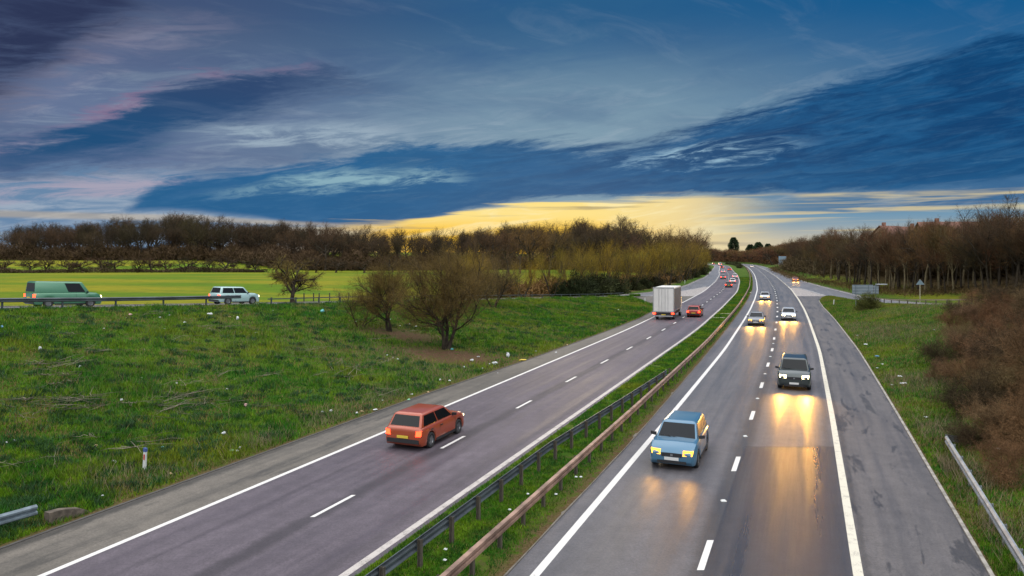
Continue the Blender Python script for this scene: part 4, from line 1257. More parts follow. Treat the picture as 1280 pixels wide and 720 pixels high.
def make_car(name, cat, L, W, H, belt, hood, wb_f, wb_r, gf_b, gf_t, gr_b, gr_t, deck=None, r=.32, windows=2, clear=.20):
    """gf/gr: front/rear ends of the glasshouse at belt (b) and roof (t); y measured from the centre, nose at +L/2"""
    t = empty(name); t['category'] = cat
    hw = W / 2; y0, y1 = -L / 2, L / 2
    ar = r + .06
    st = set(np.round(np.concatenate([[y0, y0 + .03, y0 + .12, y0 + .3, y1 - .45, y1 - .25, y1 - .10, y1 - .02, y1], [wb_f + ar * math.cos(a) for a in np.linspace(0, math.pi, 9)], [wb_r + ar * math.cos(a) for a in np.linspace(0, math.pi, 9)],
        [wb_f + ar + .01, wb_f - ar - .01, wb_r + ar + .01, wb_r - ar - .01, gf_b, (gf_b + gr_b) / 2, (gf_b + y1) / 2]]), 3))
    st = sorted(st)
    def top(y):
        return float(np.interp(y, [y0, y0 + .03, y0 + .12, gr_b - .02 if gr_b > y0 + .2 else y0 + .13, gf_b, (gf_b + y1) / 2, y1 - .25, y1 - .08, y1],
            [belt - .12, belt - .05, (deck or belt) - .0, belt if not deck else deck, belt + .02, hood + .06, hood - .04, hood - .14, hood - .24]))
    def half(y):
        return hw * float(np.interp(y, [y0, y0 + .06, y0 + .3, y1 - .6, y1 - .2, y1 - .05, y1], [.90, .95, 1, 1, .95, .86, .80]))
    def bot(y):
        for c in (wb_f, wb_r):
            if abs(y - c) < ar: return r + math.sqrt(max(ar * ar - (y - c) ** 2, 0))
        return clear + (.12 if y > y1 - .1 or y < y0 + .06 else 0)
    rings = []
    for y in st:
        w_, zt, zb = half(y), top(y), min(bot(y), top(y) - .1)
        zm = zb + (zt - zb) * .45
        side = [(w_ * .97, zb), (w_, zb + (zm - zb) * .5), (w_, zm), (w_ * .985, zt - .10 if zt - .1 > zm else (zm + zt) / 2), (w_ * .94, zt - .02), (w_ * .82, zt + .01)]
        ring = [(x, y, z) for x, z in side] + [(0, y, zt + .03)] + [(-x, y, z) for x, z in reversed(side)]
        rings.append(ring)
    mb = MB(); mb.loft(rings)
    body = mb.build('body', P_grey, t, smooth=True)
    sm = body.modifiers.new('soft', 'BEVEL'); sm.width = .03; sm.segments = 2; sm.limit_method = 'ANGLE'; sm.angle_limit = R(28)
    mb = MB()
    # glasshouse
    wb, wt = hw * .90, hw * .74
    zr = H - .05
    B = [(wb, gf_b, belt - .03), (-wb, gf_b, belt - .03), (-wb, gr_b, belt - .03), (wb, gr_b, belt - .03)]
    T = [(wt, gf_t, zr), (-wt, gf_t, zr), (-wt, gr_t, zr), (wt, gr_t, zr)]
    T2 = [(wt * .80, gf_t - .16, H), (-wt * .80, gf_t - .16, H), (-wt * .80, gr_t + .12, H), (wt * .80, gr_t + .12, H)]
    mb.loft([B, T, T2])
    cabin = mb.build('roof', P_grey, t, smooth=True)
    bv = cabin.modifiers.new('soft', 'BEVEL'); bv.width = .05; bv.segments = 3; bv.limit_method = 'ANGLE'; bv.angle_limit = R(8)
    for q_ in (body, cabin):
        q_.material_slots[0].link = 'OBJECT'; q_.material_slots[0].material = P_grey
    # shut lines, sills, handles
    for s in (-1, 1):
        sl_ = MB()
        for yy in ((gf_b - .12, (gf_b + gr_b) / 2 - .02, gr_b + .55) if windows == 2 else (gf_b - .12, gf_b - 1.1)):
            sl_.box(s * (hw * .992) - .006, s * (hw * .992) + .006, yy - .007, yy + .007, .34, belt - .10)
        sl_.box(s * (hw + .002) - .012, s * (hw + .002) + .012, wb_r + ar + .03, wb_f - ar - .03, .21, .31)
        sl_.build('sill', m_black, t)
        for yy in ((gf_b + gr_b) / 2 + .12, gr_b + .75):
            if windows == 2 or yy > 0:
                hd = MB(); hd.box(s * hw - .02, s * hw + .02, yy - .09, yy + .09, belt - .17, belt - .135); hd.build('door_handle', m_black, t)
    def pane(nm, q, a0, a1, b0, b1, off=.012):
        q = [Vector(p) for p in q]                      # bottom-left, bottom-right, top-right, top-left seen from outside
        n = (q[1] - q[0]).cross(q[3] - q[0]).normalized()
        P_ = lambda u, v: (q[0].lerp(q[1], u)).lerp(q[3].lerp(q[2], u), v) + n * off
        c = [P_(a0, b0), P_(a1, b0), P_(a1, b1), P_(a0, b1)]
        m_ = MB(); m_.loft([[p - n * .02 for p in c], c]); m_.build(nm, m_glass, t)
    pane('windscreen', [B[1], B[0], T[0], T[1]] if True else None, .05, .95, .10, .93)
    pane('rear_window', [B[3], B[2], T[2], T[3]], .07, .93, .14, .90)
    fr_ = [(0.08, .50), (.53, .93)] if windows == 2 else [(0.08, .40)]
    for a, b_ in fr_:
        pane('side_window', [B[0], B[3], T[3], T[0]], a, b_, .12, .90)
        pane('side_window', [B[2], B[1], T[1], T[2]], 1 - b_, 1 - a, .12, .90)
    for s in (-1, 1):
        for yy in (wb_f, wb_r):
            wheel(t, s * (hw - .11), yy, r, .21)
        # head lamp: wraps the front corner
        h = MB(); zl_ = hood - .20
        h.loft([[(s * hw * .46, y1 - .04, zl_ - .11), (s * hw * .86, y1 - .12, zl_ - .10), (s * hw * .88, y1 - .18, zl_ + .09), (s * hw * .46, y1 - .10, zl_ + .08)],
                [(s * hw * .46, y1 + .018, zl_ - .10), (s * hw * .83, y1 - .02, zl_ - .09), (s * hw * .88, y1 - .09, zl_ + .08), (s * hw * .48, y1 - .02, zl_ + .075)]])
        h.build('headlight', m_head, t)
        k = MB(); zt_ = belt - .22
        k.loft([[(s * hw * .66, y0 + .08, zt_ - .11), (s * hw * .95, y0 + .12, zt_ - .10), (s * hw * .94, y0 + .12, zt_ + .13), (s * hw * .70, y0 + .08, zt_ + .13)],
                [(s * hw * .66, y0 - .012, zt_ - .10), (s * hw * .91, y0 - .005, zt_ - .09), (s * hw * .91, y0 - .0, zt_ + .12), (s * hw * .70, y0 - .010, zt_ + .12)]])
        k.build('taillight', m_tail, t)
        mm = MB(); mm.loft([[(s * (hw * .92), gf_b - .32, belt + .0), (s * (hw * .92), gf_b - .22, belt + .0), (s * (hw * .92), gf_b - .22, belt + .12), (s * (hw * .92), gf_b - .32, belt + .12)],
                            [(s * (hw + .15), gf_b - .34, belt + .03), (s * (hw + .15), gf_b - .27, belt + .03), (s * (hw + .15), gf_b - .27, belt + .14), (s * (hw + .15), gf_b - .34, belt + .14)]])
        mm.build('wing_mirror', m_black, t)
    gm = MB(); gm.box(-hw * .42, hw * .42, y1 - .10, y1 + .010, hood - .36, hood - .22); gm.box(-hw * .60, hw * .60, y1 - .10, y1 + .015, .26, .36)
    gm.build('grille', m_black, t)
    bl_ = MB(); bl_.box(-.045, .045, y1 + .008, y1 + .022, hood - .33, hood - .25); bl_.build('badge', m_rim, t)
    wl_ = MB()
    for s in (-1, 1): wl_.tube([(s * .1, gf_b + .03, belt + .03), (s * .1 + .5, gf_b - .10, belt + .10)], .012, 4)
    wl_.build('wiper', m_black, t)
    bm_ = MB(); bm_.box(-hw * .84, hw * .84, y0 - .035, y0 + .1, .32, .48); bm_.build('rear_bumper', m_black, t)
    pl_ = MB(); pl_.box(-.26, .26, y0 - .045, y0 - .03, belt - .42, belt - .31); pl_.build('number_plate', m_plate_y, t)
    pl_ = MB(); pl_.box(-.26, .26, y1 + .012, y1 + .03, .38, .49); pl_.build('number_plate', m_plate_w, t)
    return t


hatch = make_car('car', 'car', 4.15, 1.76, 1.46, .93, .86, 1.28, -1.25, 1.02, .30, -1.98, -1.66)
saloon = make_car('car', 'car', 4.60, 1.80, 1.44, .92, .84, 1.45, -1.30, 1.10, .35, -1.65, -1.05, deck=.97)
suv = make_car('car', 'car', 4.45, 1.86, 1.70, 1.06, 1.02, 1.38, -1.30, 1.10, .50, -2.12, -1.90, r=.36, clear=.26)
van = make_car('van', 'van', 4.95, 1.95, 2.00, 1.12, 1.06, 1.55, -1.50, 1.55, .95, -2.42, -2.36, r=.34, clear=.24, windows=1)
protos = {'hatch': (hatch, kid_map(hatch)), 'saloon': (saloon, kid_map(saloon)), 'suv': (suv, kid_map(suv)), 'van': (van, kid_map(van))}
used_c = set()


def heading(f, y):
    return -math.atan((float(f(np.array([y + 2.]))[0]) - float(f(np.array([y - 2.]))[0])) / 4.0)


def put_car(kind, x, y, z, rz, paint, label, group=None, tail=None, head=None, beams=False, pitch=0.0, cat=None, k=1.0):
    p, m_ = protos[kind]
    o = p if kind not in used_c else copy_tree(p, m_)
    used_c.add(kind)
    o.location = (x, y, z); o.rotation_euler = (pitch, 0, rz); o.scale = (k, k, k)
    o['label'] = label
    if group: o['group'] = group
    if cat: o['category'] = cat
    for c in o.children:
        n = c.name.split('.')[0]
        if n in ('body', 'roof'): c.material_slots[0].link = 'OBJECT'; c.material_slots[0].material = paint
        if n == 'headlight' and head: c.material_slots[0].link = 'OBJECT'; c.material_slots[0].material = head
        if n == 'taillight' and tail: c.material_slots[0].link = 'OBJECT'; c.material_slots[0].material = tail
    if beams:
        bb = [c for c in o.children if c.name.split('.')[0] == 'headlight']
        for c in bb:
            ld = bpy.data.lights.new('headlight_beam', 'SPOT'); ld.energy = beams; ld.color = (1.0, .47, .07)
            ld.spot_size = R(80); ld.spot_blend = .9; ld.shadow_soft_size = .3
            lo = bpy.data.objects.new('headlight_beam', ld); COL.objects.link(lo); lo.parent = c
            v = c.data.vertices; cx_ = sum(q.co.x for q in v) / len(v); cy_ = max(q.co.y for q in v); cz_ = sum(q.co.z for q in v) / len(v)
            lo.location = (cx_, cy_ + .06, cz_)
            lo.rotation_euler = Vector((0, -1, .05)).to_track_quat('Z', 'Y').to_euler()
    return o


GL = 'cars driving away on the left carriageway'
GRr = 'cars coming towards the bridge on the right carriageway'
# left carriageway, driving away
yv = 31.0; put_car('hatch', float(rL(np.array([yv]))[0]) - 16.2, yv, 0, heading(rL, yv), P_rust, 'orange red hatchback with lit tail lights, nearest car on the left carriageway', None, m_brake)
for px, py, kd, pt, lab, tl, g_ in [
    (869, 396, 'hatch', P_red, 'red car braking in the outer lane beside the white box truck', m_brake, None),
    (846, 399.5, 'hatch', P_grey, None, m_brake, None),
    (911, 359.5, 'hatch', P_dark, 'dark car with bright red lights, first of the queue beyond the box truck', m_brake, None),
    (916, 354.5, 'hatch', P_white, 'white car in the outer lane behind the dark car in the far queue', m_tail, None),
    (921, 348.5, 'suv', P_white, 'white tall car closest to the central reserve in the far queue', m_tail, None),
    (904, 349, 'saloon', P_grey, 'grey car glowing orange in the inner lane of the far queue', m_brake, None),
    (904, 341.5, 'hatch', P_white, 'small pale car in the middle of the far queue ahead of the orange glowing one', m_tail, None),
    (912, 338.5, 'hatch', P_red, 'red car near the bend in the outer lane', m_tail, None),
    (899, 335.5, 'suv', P_dark, 'dark tall car with red lights just before the far bend', m_brake, None),
    (886, 330.8, 'hatch', P_red, 'farthest red lit car at the left of the bend', m_tail, None)]:
    if lab is None: continue
    p = at(px, py)
    lo_, hi_ = float(LL(np.array([p.y]))[0]) + 1.3, float(LR(np.array([p.y]))[0]) - 1.3
    x_ = min(max(p.x, lo_), hi_)
    put_car(kd, x_, p.y, p.z + .09, heading(rL, p.y), pt, lab, GL, tl)
# far van with a lit orange roof bar
p = at(900, 332.0); put_car('van', min(p.x, float(LR(np.array([p.y]))[0]) - 1.4), p.y, 0, heading(rL, p.y), P_white, 'white van with orange lamps at the far bend', GL, m_brake, k=1.25)
# right carriageway, oncoming
rad = math.pi
yv = 28.3; put_car('hatch', float(rR(np.array([yv]))[0]) - 4.75, yv, 0, heading(rR, yv) + rad, P_blue, 'blue hatchback with amber headlights, nearest oncoming car beside the central reserve', None, None, m_amber, beams=70)
yv = 44.0; put_car('suv', float(rR(np.array([yv]))[0]) - .45, yv, 0, heading(rR, yv) + rad, P_dark, 'dark tall car with bright headlights in the middle of the inner oncoming lane', None, None, m_head, beams=750)
yv = 89.5; put_car('hatch', float(rR(np.array([yv]))[0]) - 1.0, yv, 0, heading(rR, yv) + rad, P_silver, 'silver oncoming car in the inner lane before the painted nose', None, None, m_head, beams=700)
yv = 83.0; put_car('saloon', float(rR(np.array([yv]))[0]) - 4.75, yv, 0, heading(rR, yv) + rad, P_grey, 'grey oncoming saloon with amber headlights in the outer lane, ahead of another car', None, None, m_amber, beams=600)
yv = 129.0; put_car('hatch', float(rR(np.array([yv]))[0]) - 4.6, yv, 0, heading(rR, yv) + rad, P_silver, 'pale oncoming car in the outer lane behind the grey saloon', None, None, m_amber, beams=700)
p = at(1003, 352); x_ = (float(RR(np.array([p.y]))[0]) + float(FR(np.array([p.y]))[0])) / 2
put_car('hatch', x_ + .5, p.y, 0, heading(FR, p.y) + rad, P_red, 'red car with orange headlights on the right slip road', None, None, m_amber, beams=700)
p = at(932, 334.5); put_car('van', float(RL(np.array([p.y]))[0]) + 2.2, p.y, 0, heading(rR, p.y) + rad, P_white, 'distant oncoming van with yellow headlights at the bend', None, None, m_amber)
# two vehicles on the raised left slip road
def slip_car(kind, px, pt, lab, tl, dist):
    y_ = dist; x_ = (px - 640) / 895 * y_
    xm = (float(NL(np.array([y_]))[0]) + float(FL(np.array([y_]))[0])) / 2 + .6
    put_car(kind, xm, y_, float(zL(y_)) + .02, heading(NL, y_), pt, lab, None, tl, pitch=math.atan(-.042))
def slip_y(px):
    yy = np.arange(40, 140, .25); xm = (NL(yy) + FL(yy)) / 2
    return float(yy[np.argmin(np.abs(640 + 895 * xm / yy - px))])
slip_car('van', 70, P_green, 'green van on the raised left slip road near the photo edge', m_brake, slip_y(70))
slip_car('suv', 285, P_teal, 'pale teal car behind the barrier on the raised left slip road', m_brake, slip_y(285))

# the box truck
tr = empty('box_truck'); tag(tr, 'white box truck seen from behind in the inner lane of the left carriageway', 'truck')
m_box = mat('truck_box_white', (.62, .60, .57), .45, var=.06, vscale=.8)
m_alu = mat('truck_frame_alloy', (.42, .42, .42), .4, .6)
mb = MB(); mb.box(-1.24, 1.24, -3.9, 2.9, 1.05, 4.0); b_ = mb.build('box_body', m_box, tr)
bv = b_.modifiers.new('soft', 'BEVEL'); bv.width = .05; bv.segments = 2
mb = MB()
for s in (-1, 1): mb.box(s * 1.245 - .05, s * 1.245 + .05, -3.94, -3.84, 1.0, 3.99)
mb.box(-1.29, 1.29, -3.95, -3.84, 3.91, 4.04); mb.box(-1.29, 1.29, -3.95, -3.84, .96, 1.08)
mb.build('door_frame', m_alu, tr)
mb = MB()
for s in (-1, 1): mb.box(.03 if s > 0 else -1.19, 1.19 if s > 0 else -.03, -3.925, -3.905, 1.09, 3.90)
mb.build('rear_door', m_box, tr)
m_side_shade = mat('side_shade', (.10, .11, .12), .6, var=.2, vscale=.7)  # shade on the box's flanks, put in as dark grey panels
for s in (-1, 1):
    mb = MB(); mb.box(s * 1.255 - .012, s * 1.255 + .012, -3.7, 2.8, 1.15, 3.85); mb.build('side_shade', m_side_shade, tr)
mb = MB()
for x_ in (-.55, -.2, .2, .55): mb.tube([(x_, -3.96, 1.1), (x_, -3.96, 3.85)], .02, 6)
mb.build('door_bolt', m_alu, tr)
mb = MB(); mb.loft([[(x_, 3.05, z_) for x_, z_ in ((-1.2, .5), (1.2, .5), (1.2, 2.5), (-1.2, 2.5))], [(x_, 4.35, z_) for x_, z_ in ((-1.2, .5), (1.2, .5), (1.2, 2.45), (-1.2, 2.45))], [(x_, 4.85, z_) for x_, z_ in ((-1.15, .5), (1.15, .5), (1.15, 1.4), (-1.15, 1.4))]])
mb.build('cab', P_white, tr)
mb = MB(); mb.box(-1.1, 1.1, -3.8, 4.3, .62, .95); mb.build('chassis', m_black, tr)
mb = MB(); mb.box(-1.15, 1.15, -3.92, -3.82, .42, .56); mb.build('bumper_bar', m_alu, tr)
for s in (-1, 1):
    mb = MB(); mb.box(s * 1.12 - .16, s * 1.12 + .16, -3.96, -3.90, .72, .90); mb.build('taillight', m_brake, tr)
    mb = MB(); mb.box(s * .95 - .22, s * .95 + .22, -3.3, -3.27, .25, .95); mb.build('mud_flap', m_black, tr)
    for yy in (-2.3, 3.6): wheel(tr, s * 1.02, yy, .48, .30)
mb = MB(); mb.box(-.26, .26, -3.95, -3.93, .60, .71); mb.build('number_plate', m_plate_y, tr)
yv = 92.0; tr.location = (float(rL(np.array([yv]))[0]) + LLo + 2.0, yv, 0); tr.rotation_euler = (0, 0, heading(rL, yv))

# ------------------------------------------------------------------ signs and posts
m_signback = mat('sign_back', (.17, .21, .24), .5, .2, var=.15, vscale=1)
m_post = mat('sign_post', (.40, .36, .26), .6, var=.2)
m_white = mat('plastic_white', (.60, .62, .60), .5, var=.1)
c = at(1081, 378)
yS = 104.0; xS = (1081.5 - 640) / 895 * yS; zS = hgt(xS, yS)
t = empty('direction_sign', (xS, yS, zS)); tag(t, 'grey back of a large direction sign behind the round bush', 'sign')
zt_ = CAM_H - (356 - 320) * yS / 895 - zS; zb_ = CAM_H - (368 - 320) * yS / 895 - zS
mb = MB(); mb.box(-1.9, 1.15, -.015, .015, zb_, zt_); mb.build('panel', m_signback, t)
mb = MB(); mb.box(1.22, 1.95, -.015, .015, zb_ + .05, zt_ - .1); mb.build('panel', m_signback, t)
mb = MB()
for z_ in (.2, .5, .8): mb.box(-1.85, 1.9, -.05, -.017, zb_ + (zt_ - zb_) * z_ - .03, zb_ + (zt_ - zb_) * z_ + .03)
mb.build('rail', mat('sign_rail', (.30, .33, .35), .5, .3), t)
for x_ in (-1.4, .5, 1.5):
    mb = MB(); mb.tube([(x_, -.09, -.3), (x_, -.09, zt_ + .02)], .045, 8); mb.build('post', m_signback, t)
mb = MB(); mb.box(1.6, 3.1, -.25, .25, zt_ + .02, zt_ + .14); mb.tube([(1.7, -.05, zt_ - .1), (1.7, -.05, zt_ + .1)], .04, 6)
mb.build('lamp', mat('lamp_housing', (.42, .45, .47), .4, .3), t)
yS = 111.0; xS = (1150 - 640) / 895 * yS; zS = hgt(xS, yS)
t = empty('road_sign', (xS, yS, zS)); tag(t, 'slim cream pole with a blue grey triangular sign beyond the right slip road', 'sign')
hh = CAM_H - (349 - 320) * yS / 895 - zS
mb = MB(); mb.tube([(0, 0, -.3), (0, 0, hh)], .055, 8); mb.build('pole', m_post, t)
mb = MB(); z_ = hh - .85
mb.loft([[(-.68, -.08, z_), (.68, -.08, z_), (.10, -.08, z_ + .72), (-.10, -.08, z_ + .72)], [(-.68, -.055, z_), (.68, -.055, z_), (.10, -.055, z_ + .72), (-.10, -.055, z_ + .72)]])
mb.build('panel', mat('sign_plate', (.20, .27, .32), .45, .2), t)
# tall sign at the far right
yS = 455.0; xS = max((978 - 640) / 895 * yS, float(FR(np.array([yS]))[0]) + 3.0)
t = empty('gantry_sign', (xS, yS, hgt(xS, yS))); tag(t, 'tall blue grey sign board at the roadside near the far bend', 'sign')
mb = MB(); mb.box(-2.4, 2.4, -.05, .05, 1.4, 6.6); mb.build('panel', mat('sign_far', (.17, .25, .32), .5), t)
for x_ in (-1.8, 1.8):
    mb = MB(); mb.tube([(x_, .1, -.3), (x_, .1, 6.5)], .11, 8); mb.build('post', m_signback, t)


def marker_post(x_, y_, h, label, refl=True):
    t = empty('marker_post', (x_, y_, hgt(x_, y_))); tag(t, label, 'marker post')
    mb = MB(); mb.loft([[(-.06, -.035, -.2), (.06, -.035, -.2), (.06, .035, -.2), (-.06, .035, -.2)], [(-.055, -.03, h - .05), (.055, -.03, h - .05), (.055, .03, h - .05), (-.055, .03, h - .05)], [(-.03, -.02, h), (.05, -.02, h), (.05, .02, h), (-.03, .02, h)]])
    mb.build('post', m_white, t)
    if refl:
        mb = MB(); mb.box(-.028, .028, -.044, -.036, h - .42, h - .22); mb.build('reflector', mat('reflector_red', (.50, .04, .03), .4), t)
        mb = MB(); mb.box(-.062, .062, -.042, .042, h - .13, h + .004); mb.build('cap', mat('cap_blue', (.06, .10, .28), .5), t)
    t.rotation_euler = (0, .06, -.35)
    return t
p = at(180.5, 588); marker_post(p.x, p.y, .80, 'white roadside marker post with red reflector and blue top on the near left bank')
p = at(1042, 382); marker_post(p.x, p.y, .95, 'white marker post on the grass below the right slip road', False)
p = at(850, 354.5); marker_post(float(FL(np.array([p.y]))[0]) - 1.5, p.y, 1.0, 'white marker post beside the left slip road beyond the truck', False)
p = at(806, 379); marker_post(p.x, p.y, .9, 'white marker post in the grass just left of the box truck', False)
# reflective road studs
G_ST = 'reflective studs between the lane dashes'
mb = MB(); mb.loft([[(-.09, -.07, 0), (.09, -.07, 0), (.09, .07, 0), (-.09, .07, 0)], [(-.05, -.045, .035), (.05, -.045, .035), (.05, .045, .035), (-.05, .045, .035)]])
st = mb.build('road_stud', m_white)
first = True
for k in range(6):
    y_ = 18.95 + 8.28 * (k * 1 + .5)
    if k % 1: continue
    o = st if first else st.copy()
    if not first: COL.objects.link(o)
    first = False
    o.location = (float(rR(np.array([y_]))[0]) + Rdo, y_, .004)
    tag(o, 'small white reflective stud between two lane dashes of the right carriageway', 'road stud', G_ST)

# ------------------------------------------------------------------ houses beyond the right wood
m_brick = mat('house_brick', (.26, .13, .09), .85, var=.25, vscale=.6)
m_roof = mat('roof_tiles', (.15, .070, .05), .85, var=.3, vscale=.5)
m_frame = mat('window_white', (.6, .6, .58), .5)
def house(px, yS, w, dpt, top, rz, label, wall=m_brick):
    xS = (px - 640) / 895 * yS; zS = hgt(xS, yS)
    t = empty('house', (xS, yS, zS), rz); tag(t, label, 'house', None)
    H_ = CAM_H + (HOR - top) * yS / 895 - zS; eave = H_ * .66
    mb = MB(); mb.box(-w / 2, w / 2, -dpt / 2, dpt / 2, -.5, eave)
    for s in (-1, 1):
        mb.tri((s * w / 2, -dpt / 2, eave), (s * w / 2, dpt / 2, eave), (s * w / 2, 0, H_ - .25))
    mb.build('wall', wall, t)
    mb = MB()
    for s in (-1, 1):
        mb.loft([[(-w / 2 - .4, s * (dpt / 2 + .5), eave - .25), (w / 2 + .4, s * (dpt / 2 + .5), eave - .25), (w / 2 + .4, 0, H_), (-w / 2 - .4, 0, H_)], [(-w / 2 - .4, s * (dpt / 2 + .5), eave - .05), (w / 2 + .4, s * (dpt / 2 + .5), eave - .05), (w / 2 + .4, 0, H_ + .2), (-w / 2 - .4, 0, H_ + .2)]])
    rf = mb.build('roof', m_roof, t)
    mb = MB(); mb.box(-w * .3 - .4, -w * .3 + .4, -.4, .4, H_ - .6, H_ + 1.1); mb.build('chimney', m_brick, rf)
    n = max(2, int(w / 3.5))
    for k in range(n):
        for z_ in (1.2, eave - 1.9):
            x_ = -w / 2 + (k + .5) * w / n
            mb = MB(); mb.box(x_ - .65, x_ + .65, -dpt / 2 - .05, -dpt / 2 + .02, z_, z_ + 1.25); f_ = mb.build('window', m_frame, t)
            mb = MB(); mb.box(x_ - .57, x_ - .04, -dpt / 2 - .07, -dpt / 2 - .04, z_ + .08, z_ + 1.17); mb.box(x_ + .04, x_ + .57, -dpt / 2 - .07, -dpt / 2 - .04, z_ + .08, z_ + 1.17); mb.build('pane', m_glass, f_)
house(1205, 185, 22, 9, 278, -.12, 'long brick house with red brown tiled roof behind the right wood')
house(1112, 210, 9, 8, 283, .5, 'small tan gabled house behind the middle of the right wood', mat('house_render', (.42, .30, .20), .8))
house(1160, 215, 16, 8, 284, 0, 'brown roofed house between the gabled house and the long brick house')

# ------------------------------------------------------------------ litter
def blob(seed, sx, sy, sz, m_, name='litter'):
    bm = bmesh.new(); bmesh.ops.create_icosphere(bm, subdivisions=2, radius=1)
    for v in bm.verts:
        n = mnoise.noise(v.co * 1.9 + Vector((seed * 3.1, seed, 0))) * .55 + mnoise.noise(v.co * 4.3 + Vector((seed, 0, seed))) * .28
        v.co *= 1 + n
        v.co.x *= sx; v.co.y *= sy; v.co.z *= sz
    me = bpy.data.meshes.new(name); bm.to_mesh(me); bm.free(); me.materials.append(m_)
    o = bpy.data.objects.new(name, me); COL.objects.link(o); return o
m_lw = mat('litter_white', (.60, .62, .64), .55, var=.2, vscale=6)
m_lb = mat('litter_blue', (.10, .28, .50), .4, var=.2)
m_lt = mat('litter_teal', (.10, .40, .42), .4, var=.2)
m_lp = mat('litter_pink', (.50, .30, .28), .5, var=.3)
m_lo = mat('litter_tan', (.50, .36, .18), .6, var=.3)
m_ly = mat('litter_yellow', (.60, .42, .03), .5)
m_lg = mat('litter_green', (.18, .45, .26), .45, var=.3)
special = [(262, 394, .30, .12, m_lw, 'plastic bag', 'large pale flat plastic bag near the top of the left bank'),
    (403, 391, .26, .22, m_lt, 'ball', 'teal round ball left of the trees below the left slip road'),
    (2, 411, .16, .10, m_lb, 'plastic bag', 'blue scrap at the left edge of the upper bank'),
    (280, 544, .11, .08, m_lw, 'plastic bag', 'white plastic bag on the lower left bank above the marker post'),
    (403, 517, .09, .07, m_lw, 'paper', 'left one of two white paper balls on the lower left bank'),
    (414, 516, .10, .09, m_lw, 'paper', 'right one of two white paper balls on the lower left bank'),
    (307, 509, .14, .11, m_lp, 'plastic bag', 'pinkish crumpled bag in the middle of the left bank'),
    (203, 561, .09, .03, m_lt, 'wrapper', 'teal wrapper beside the near marker post'),
    (469, 514, .16, .04, m_lw, 'paper', 'white crumpled sheet at the edge of the left hard shoulder'),
    (590, 452, .22, .12, m_lw, 'plastic bag', 'pale blue white bag on the leaf covered ground by the trees'),
    (618, 456, .26, .14, m_lw, 'plastic bag', 'white bag between the leaf covered ground and the hard shoulder'),
    (635, 447, .26, .26, m_lw, 'plastic bag', 'tall white bag beside the hard shoulder right of the big tree'),
    (565, 438, .16, .10, m_lt, 'wrapper', 'pale teal wrapper at the foot of the largest bank tree'),
    (297, 400, .15, .2, m_lw, 'bottle', 'white upright scrap on the upper left bank right of the large bag'),
    (163, 395, .22, .10, m_lp, 'plastic bag', 'pink and white bag on the upper left bank'),
    (50, 438, .10, .14, m_lw, 'paper', 'pair of stacked white scraps on the left bank'),
    (290, 566, .16, .07, m_lg, 'wrapper', 'green and red heap of wrappers at the left verge'),
    (128, 623, .06, .03, m_lw, 'paper', 'small white scrap just above the left hard shoulder'),
    (77, 647, .07, .03, m_lo, 'leaf', 'tan leaf scrap beside the concrete end block'),
    (511, 502, .12, .09, m_lg, 'wrapper', 'green wrapper near the hard shoulder left of the leaf litter'),
    (653, 451, .40, .04, m_ly, 'strap', 'long yellow strip lying at the edge of the left hard shoulder'),
    (1082, 432, .26, .09, m_lw, 'plastic bag', 'white bag on the upper right verge'),
    (1096, 447, .24, .09, m_lb, 'plastic bag', 'bright blue bag on the right verge'),
    (1125, 472, .24, .07, m_lw, 'paper', 'upper one of two white sheets on the right verge'),
    (1129, 481, .26, .08, m_lw, 'paper', 'lower one of two white sheets on the right verge')]
for i, (px, py, r_, h_, m_, cat, lab) in enumerate(special):
    p = at(px, py)
    o = blob(i + 1, r_ * .8, r_ * .5, h_ * .7, m_, cat.replace(' ', '_'))
    o.location = (p.x, p.y, p.z + h_ * .5 + .05); o.rotation_euler = (0, 0, i * 1.3)
    tag(o, lab, cat)
G_LT = 'small litter scattered over the left bank'
lits = [tag(blob(50 + i, .10, .07, .05, [m_lw, m_lw, m_lo][i], 'litter'), 'small pale scrap of litter in the grass of the left bank', 'litter', G_LT) for i in range(3)]
used = set()
rnd2 = random.Random(5)
pts = [(200, 398), (212, 395), (287, 397), (292, 396), (206, 412), (231, 404), (130, 412), (320, 417), (341, 389), (158, 398), (100, 460), (177, 474), (152, 502), (284, 488), (221, 481), (437, 402), (484, 445), (491, 448), (497, 450), (444, 403), (500, 408), (512, 406), (520, 409), (477, 396), (488, 400), (550, 476), (562, 477), (598, 447), (612, 456), (670, 440), (695, 442), (709, 432), (690, 381), (695, 382), (676, 381), (732, 380), (803, 381), (800, 384), (773, 388), (452, 516), (446, 518), (478, 502), (515, 494), (535, 493), (8, 556), (18, 554), (142, 580), (213, 594), (300, 562), (296, 566), (120, 560), (665, 382), (684, 379), (580, 460), (603, 462), (622, 468)]
for i, (px, py) in enumerate(pts):
    w_ = i % 3 if i < 3 else rnd2.choice([0, 0, 1, 1, 2])
    o = lits[w_]
    if w_ in used: o = o.copy(); COL.objects.link(o)
    used.add(w_)
    p = at(px, py); k = rnd2.uniform(.35, .8) * (1 + p.y / 110)
    o.location = (p.x, p.y, p.z + .06); o.scale = (k, k * rnd2.uniform(.6, 1), k * rnd2.uniform(.6, 1.3)); o.rotation_euler = (rnd2.uniform(-.4, .4), 0, rnd2.uniform(0, 6))
G_LM = 'tiny litter in the central reserve'
l2 = tag(blob(80, .05, .04, .03, m_lw, 'litter'), 'tiny white scrap of litter in the central reserve grass', 'litter', G_LM)
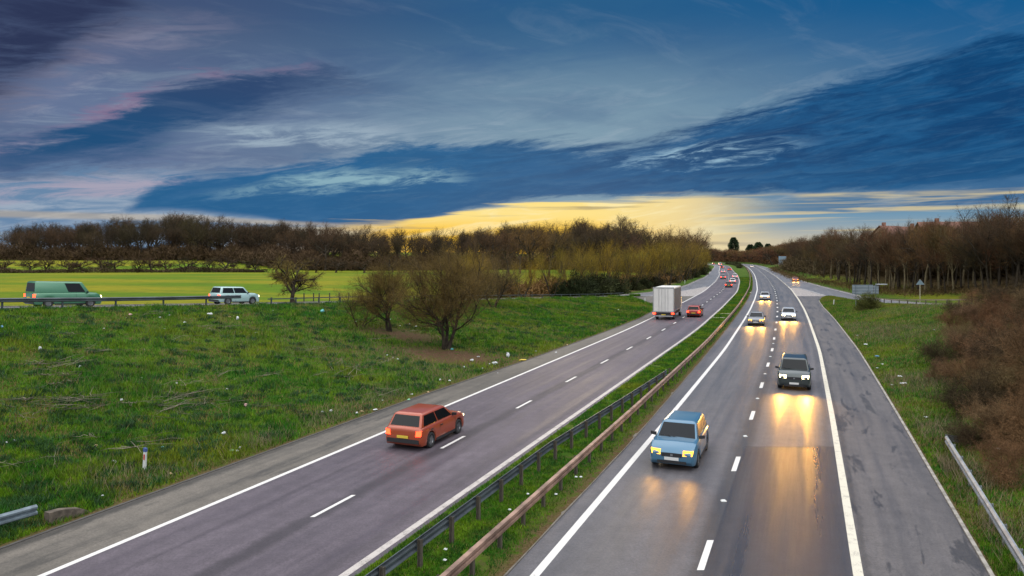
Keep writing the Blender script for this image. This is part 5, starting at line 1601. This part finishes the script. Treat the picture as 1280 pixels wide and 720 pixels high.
for i, (px, py) in enumerate([(556, 703), (557, 690), (695, 620), (720, 598), (726, 598), (660, 620), (637, 640), (1024 + 0, 0)][:7]):
    o = l2 if i == 0 else l2.copy()
    if i: COL.objects.link(o)
    p = at(px, py); o.location = (p.x, p.y, p.z + .05)
G_LR2 = 'small litter on the right bank'
l3 = tag(blob(81, .10, .07, .04, m_lw, 'litter'), 'small pale scrap of litter on the right bank', 'litter', G_LR2)
for i, (px, py) in enumerate([(1103, 456), (1097, 461), (1168, 413), (1115, 482), (1158, 523), (1247, 563), (1072, 420)]):
    o = l3 if i == 0 else l3.copy()
    if i: COL.objects.link(o)
    p = at(px, py); o.location = (p.x, p.y, p.z + .05)
# pale drain covers in the central reserve
G_DC = 'pale slabs crossing the central reserve grass'
mb = MB(); mb.loft([[(-.8, -.12, -.1), (.8, -.12, -.1), (.8, .12, -.1), (-.8, .12, -.1)], [(-.8, -.12, .10), (.8, -.12, .10), (.8, .12, .10), (-.8, .12, .10)], [(-.76, -.09, .12), (.76, -.09, .12), (.76, .09, .12), (-.76, .09, .12)]])
dc = mb.build('drain_slab', mat('slab_pale', (.45, .42, .38), .8, var=.2)); first = True
for px, py in ((899, 398), (908, 393), (935, 366)):
    p = at(px, py); o = dc if first else dc.copy()
    if not first: COL.objects.link(o)
    first = False; o.location = p; tag(o, 'narrow pale slab across the grass of the central reserve', 'slab', G_DC)
# fence posts in the field behind the slip road
G_FP = 'thin dark field fence posts behind the left slip road'
mb = MB(); mb.loft([[(-.06, -.05, -.2), (.06, -.05, -.2), (.06, .05, -.2), (-.06, .05, -.2)], [(-.055, -.045, 1.25), (.055, -.045, 1.25), (.055, .045, 1.3), (-.055, .045, 1.3)]])
fp = mb.build('fence_post', mat('fence_wood', (.05, .045, .03), .9)); first = True
for px in (380, 392, 399, 412, 424, 436, 655, 664, 673):
    y_ = slip_y(min(px, 700)) + 7.5; x_ = (px - 640) / 895 * y_
    x_ = min(x_, float(FL(np.array([y_]))[0]) - 2)
    o = fp if first else fp.copy()
    if not first: COL.objects.link(o)
    first = False; o.location = (x_, y_, hgt(x_, y_))
    tag(o, 'thin dark wooden post of the field fence behind the left slip road', 'fence post', G_FP)
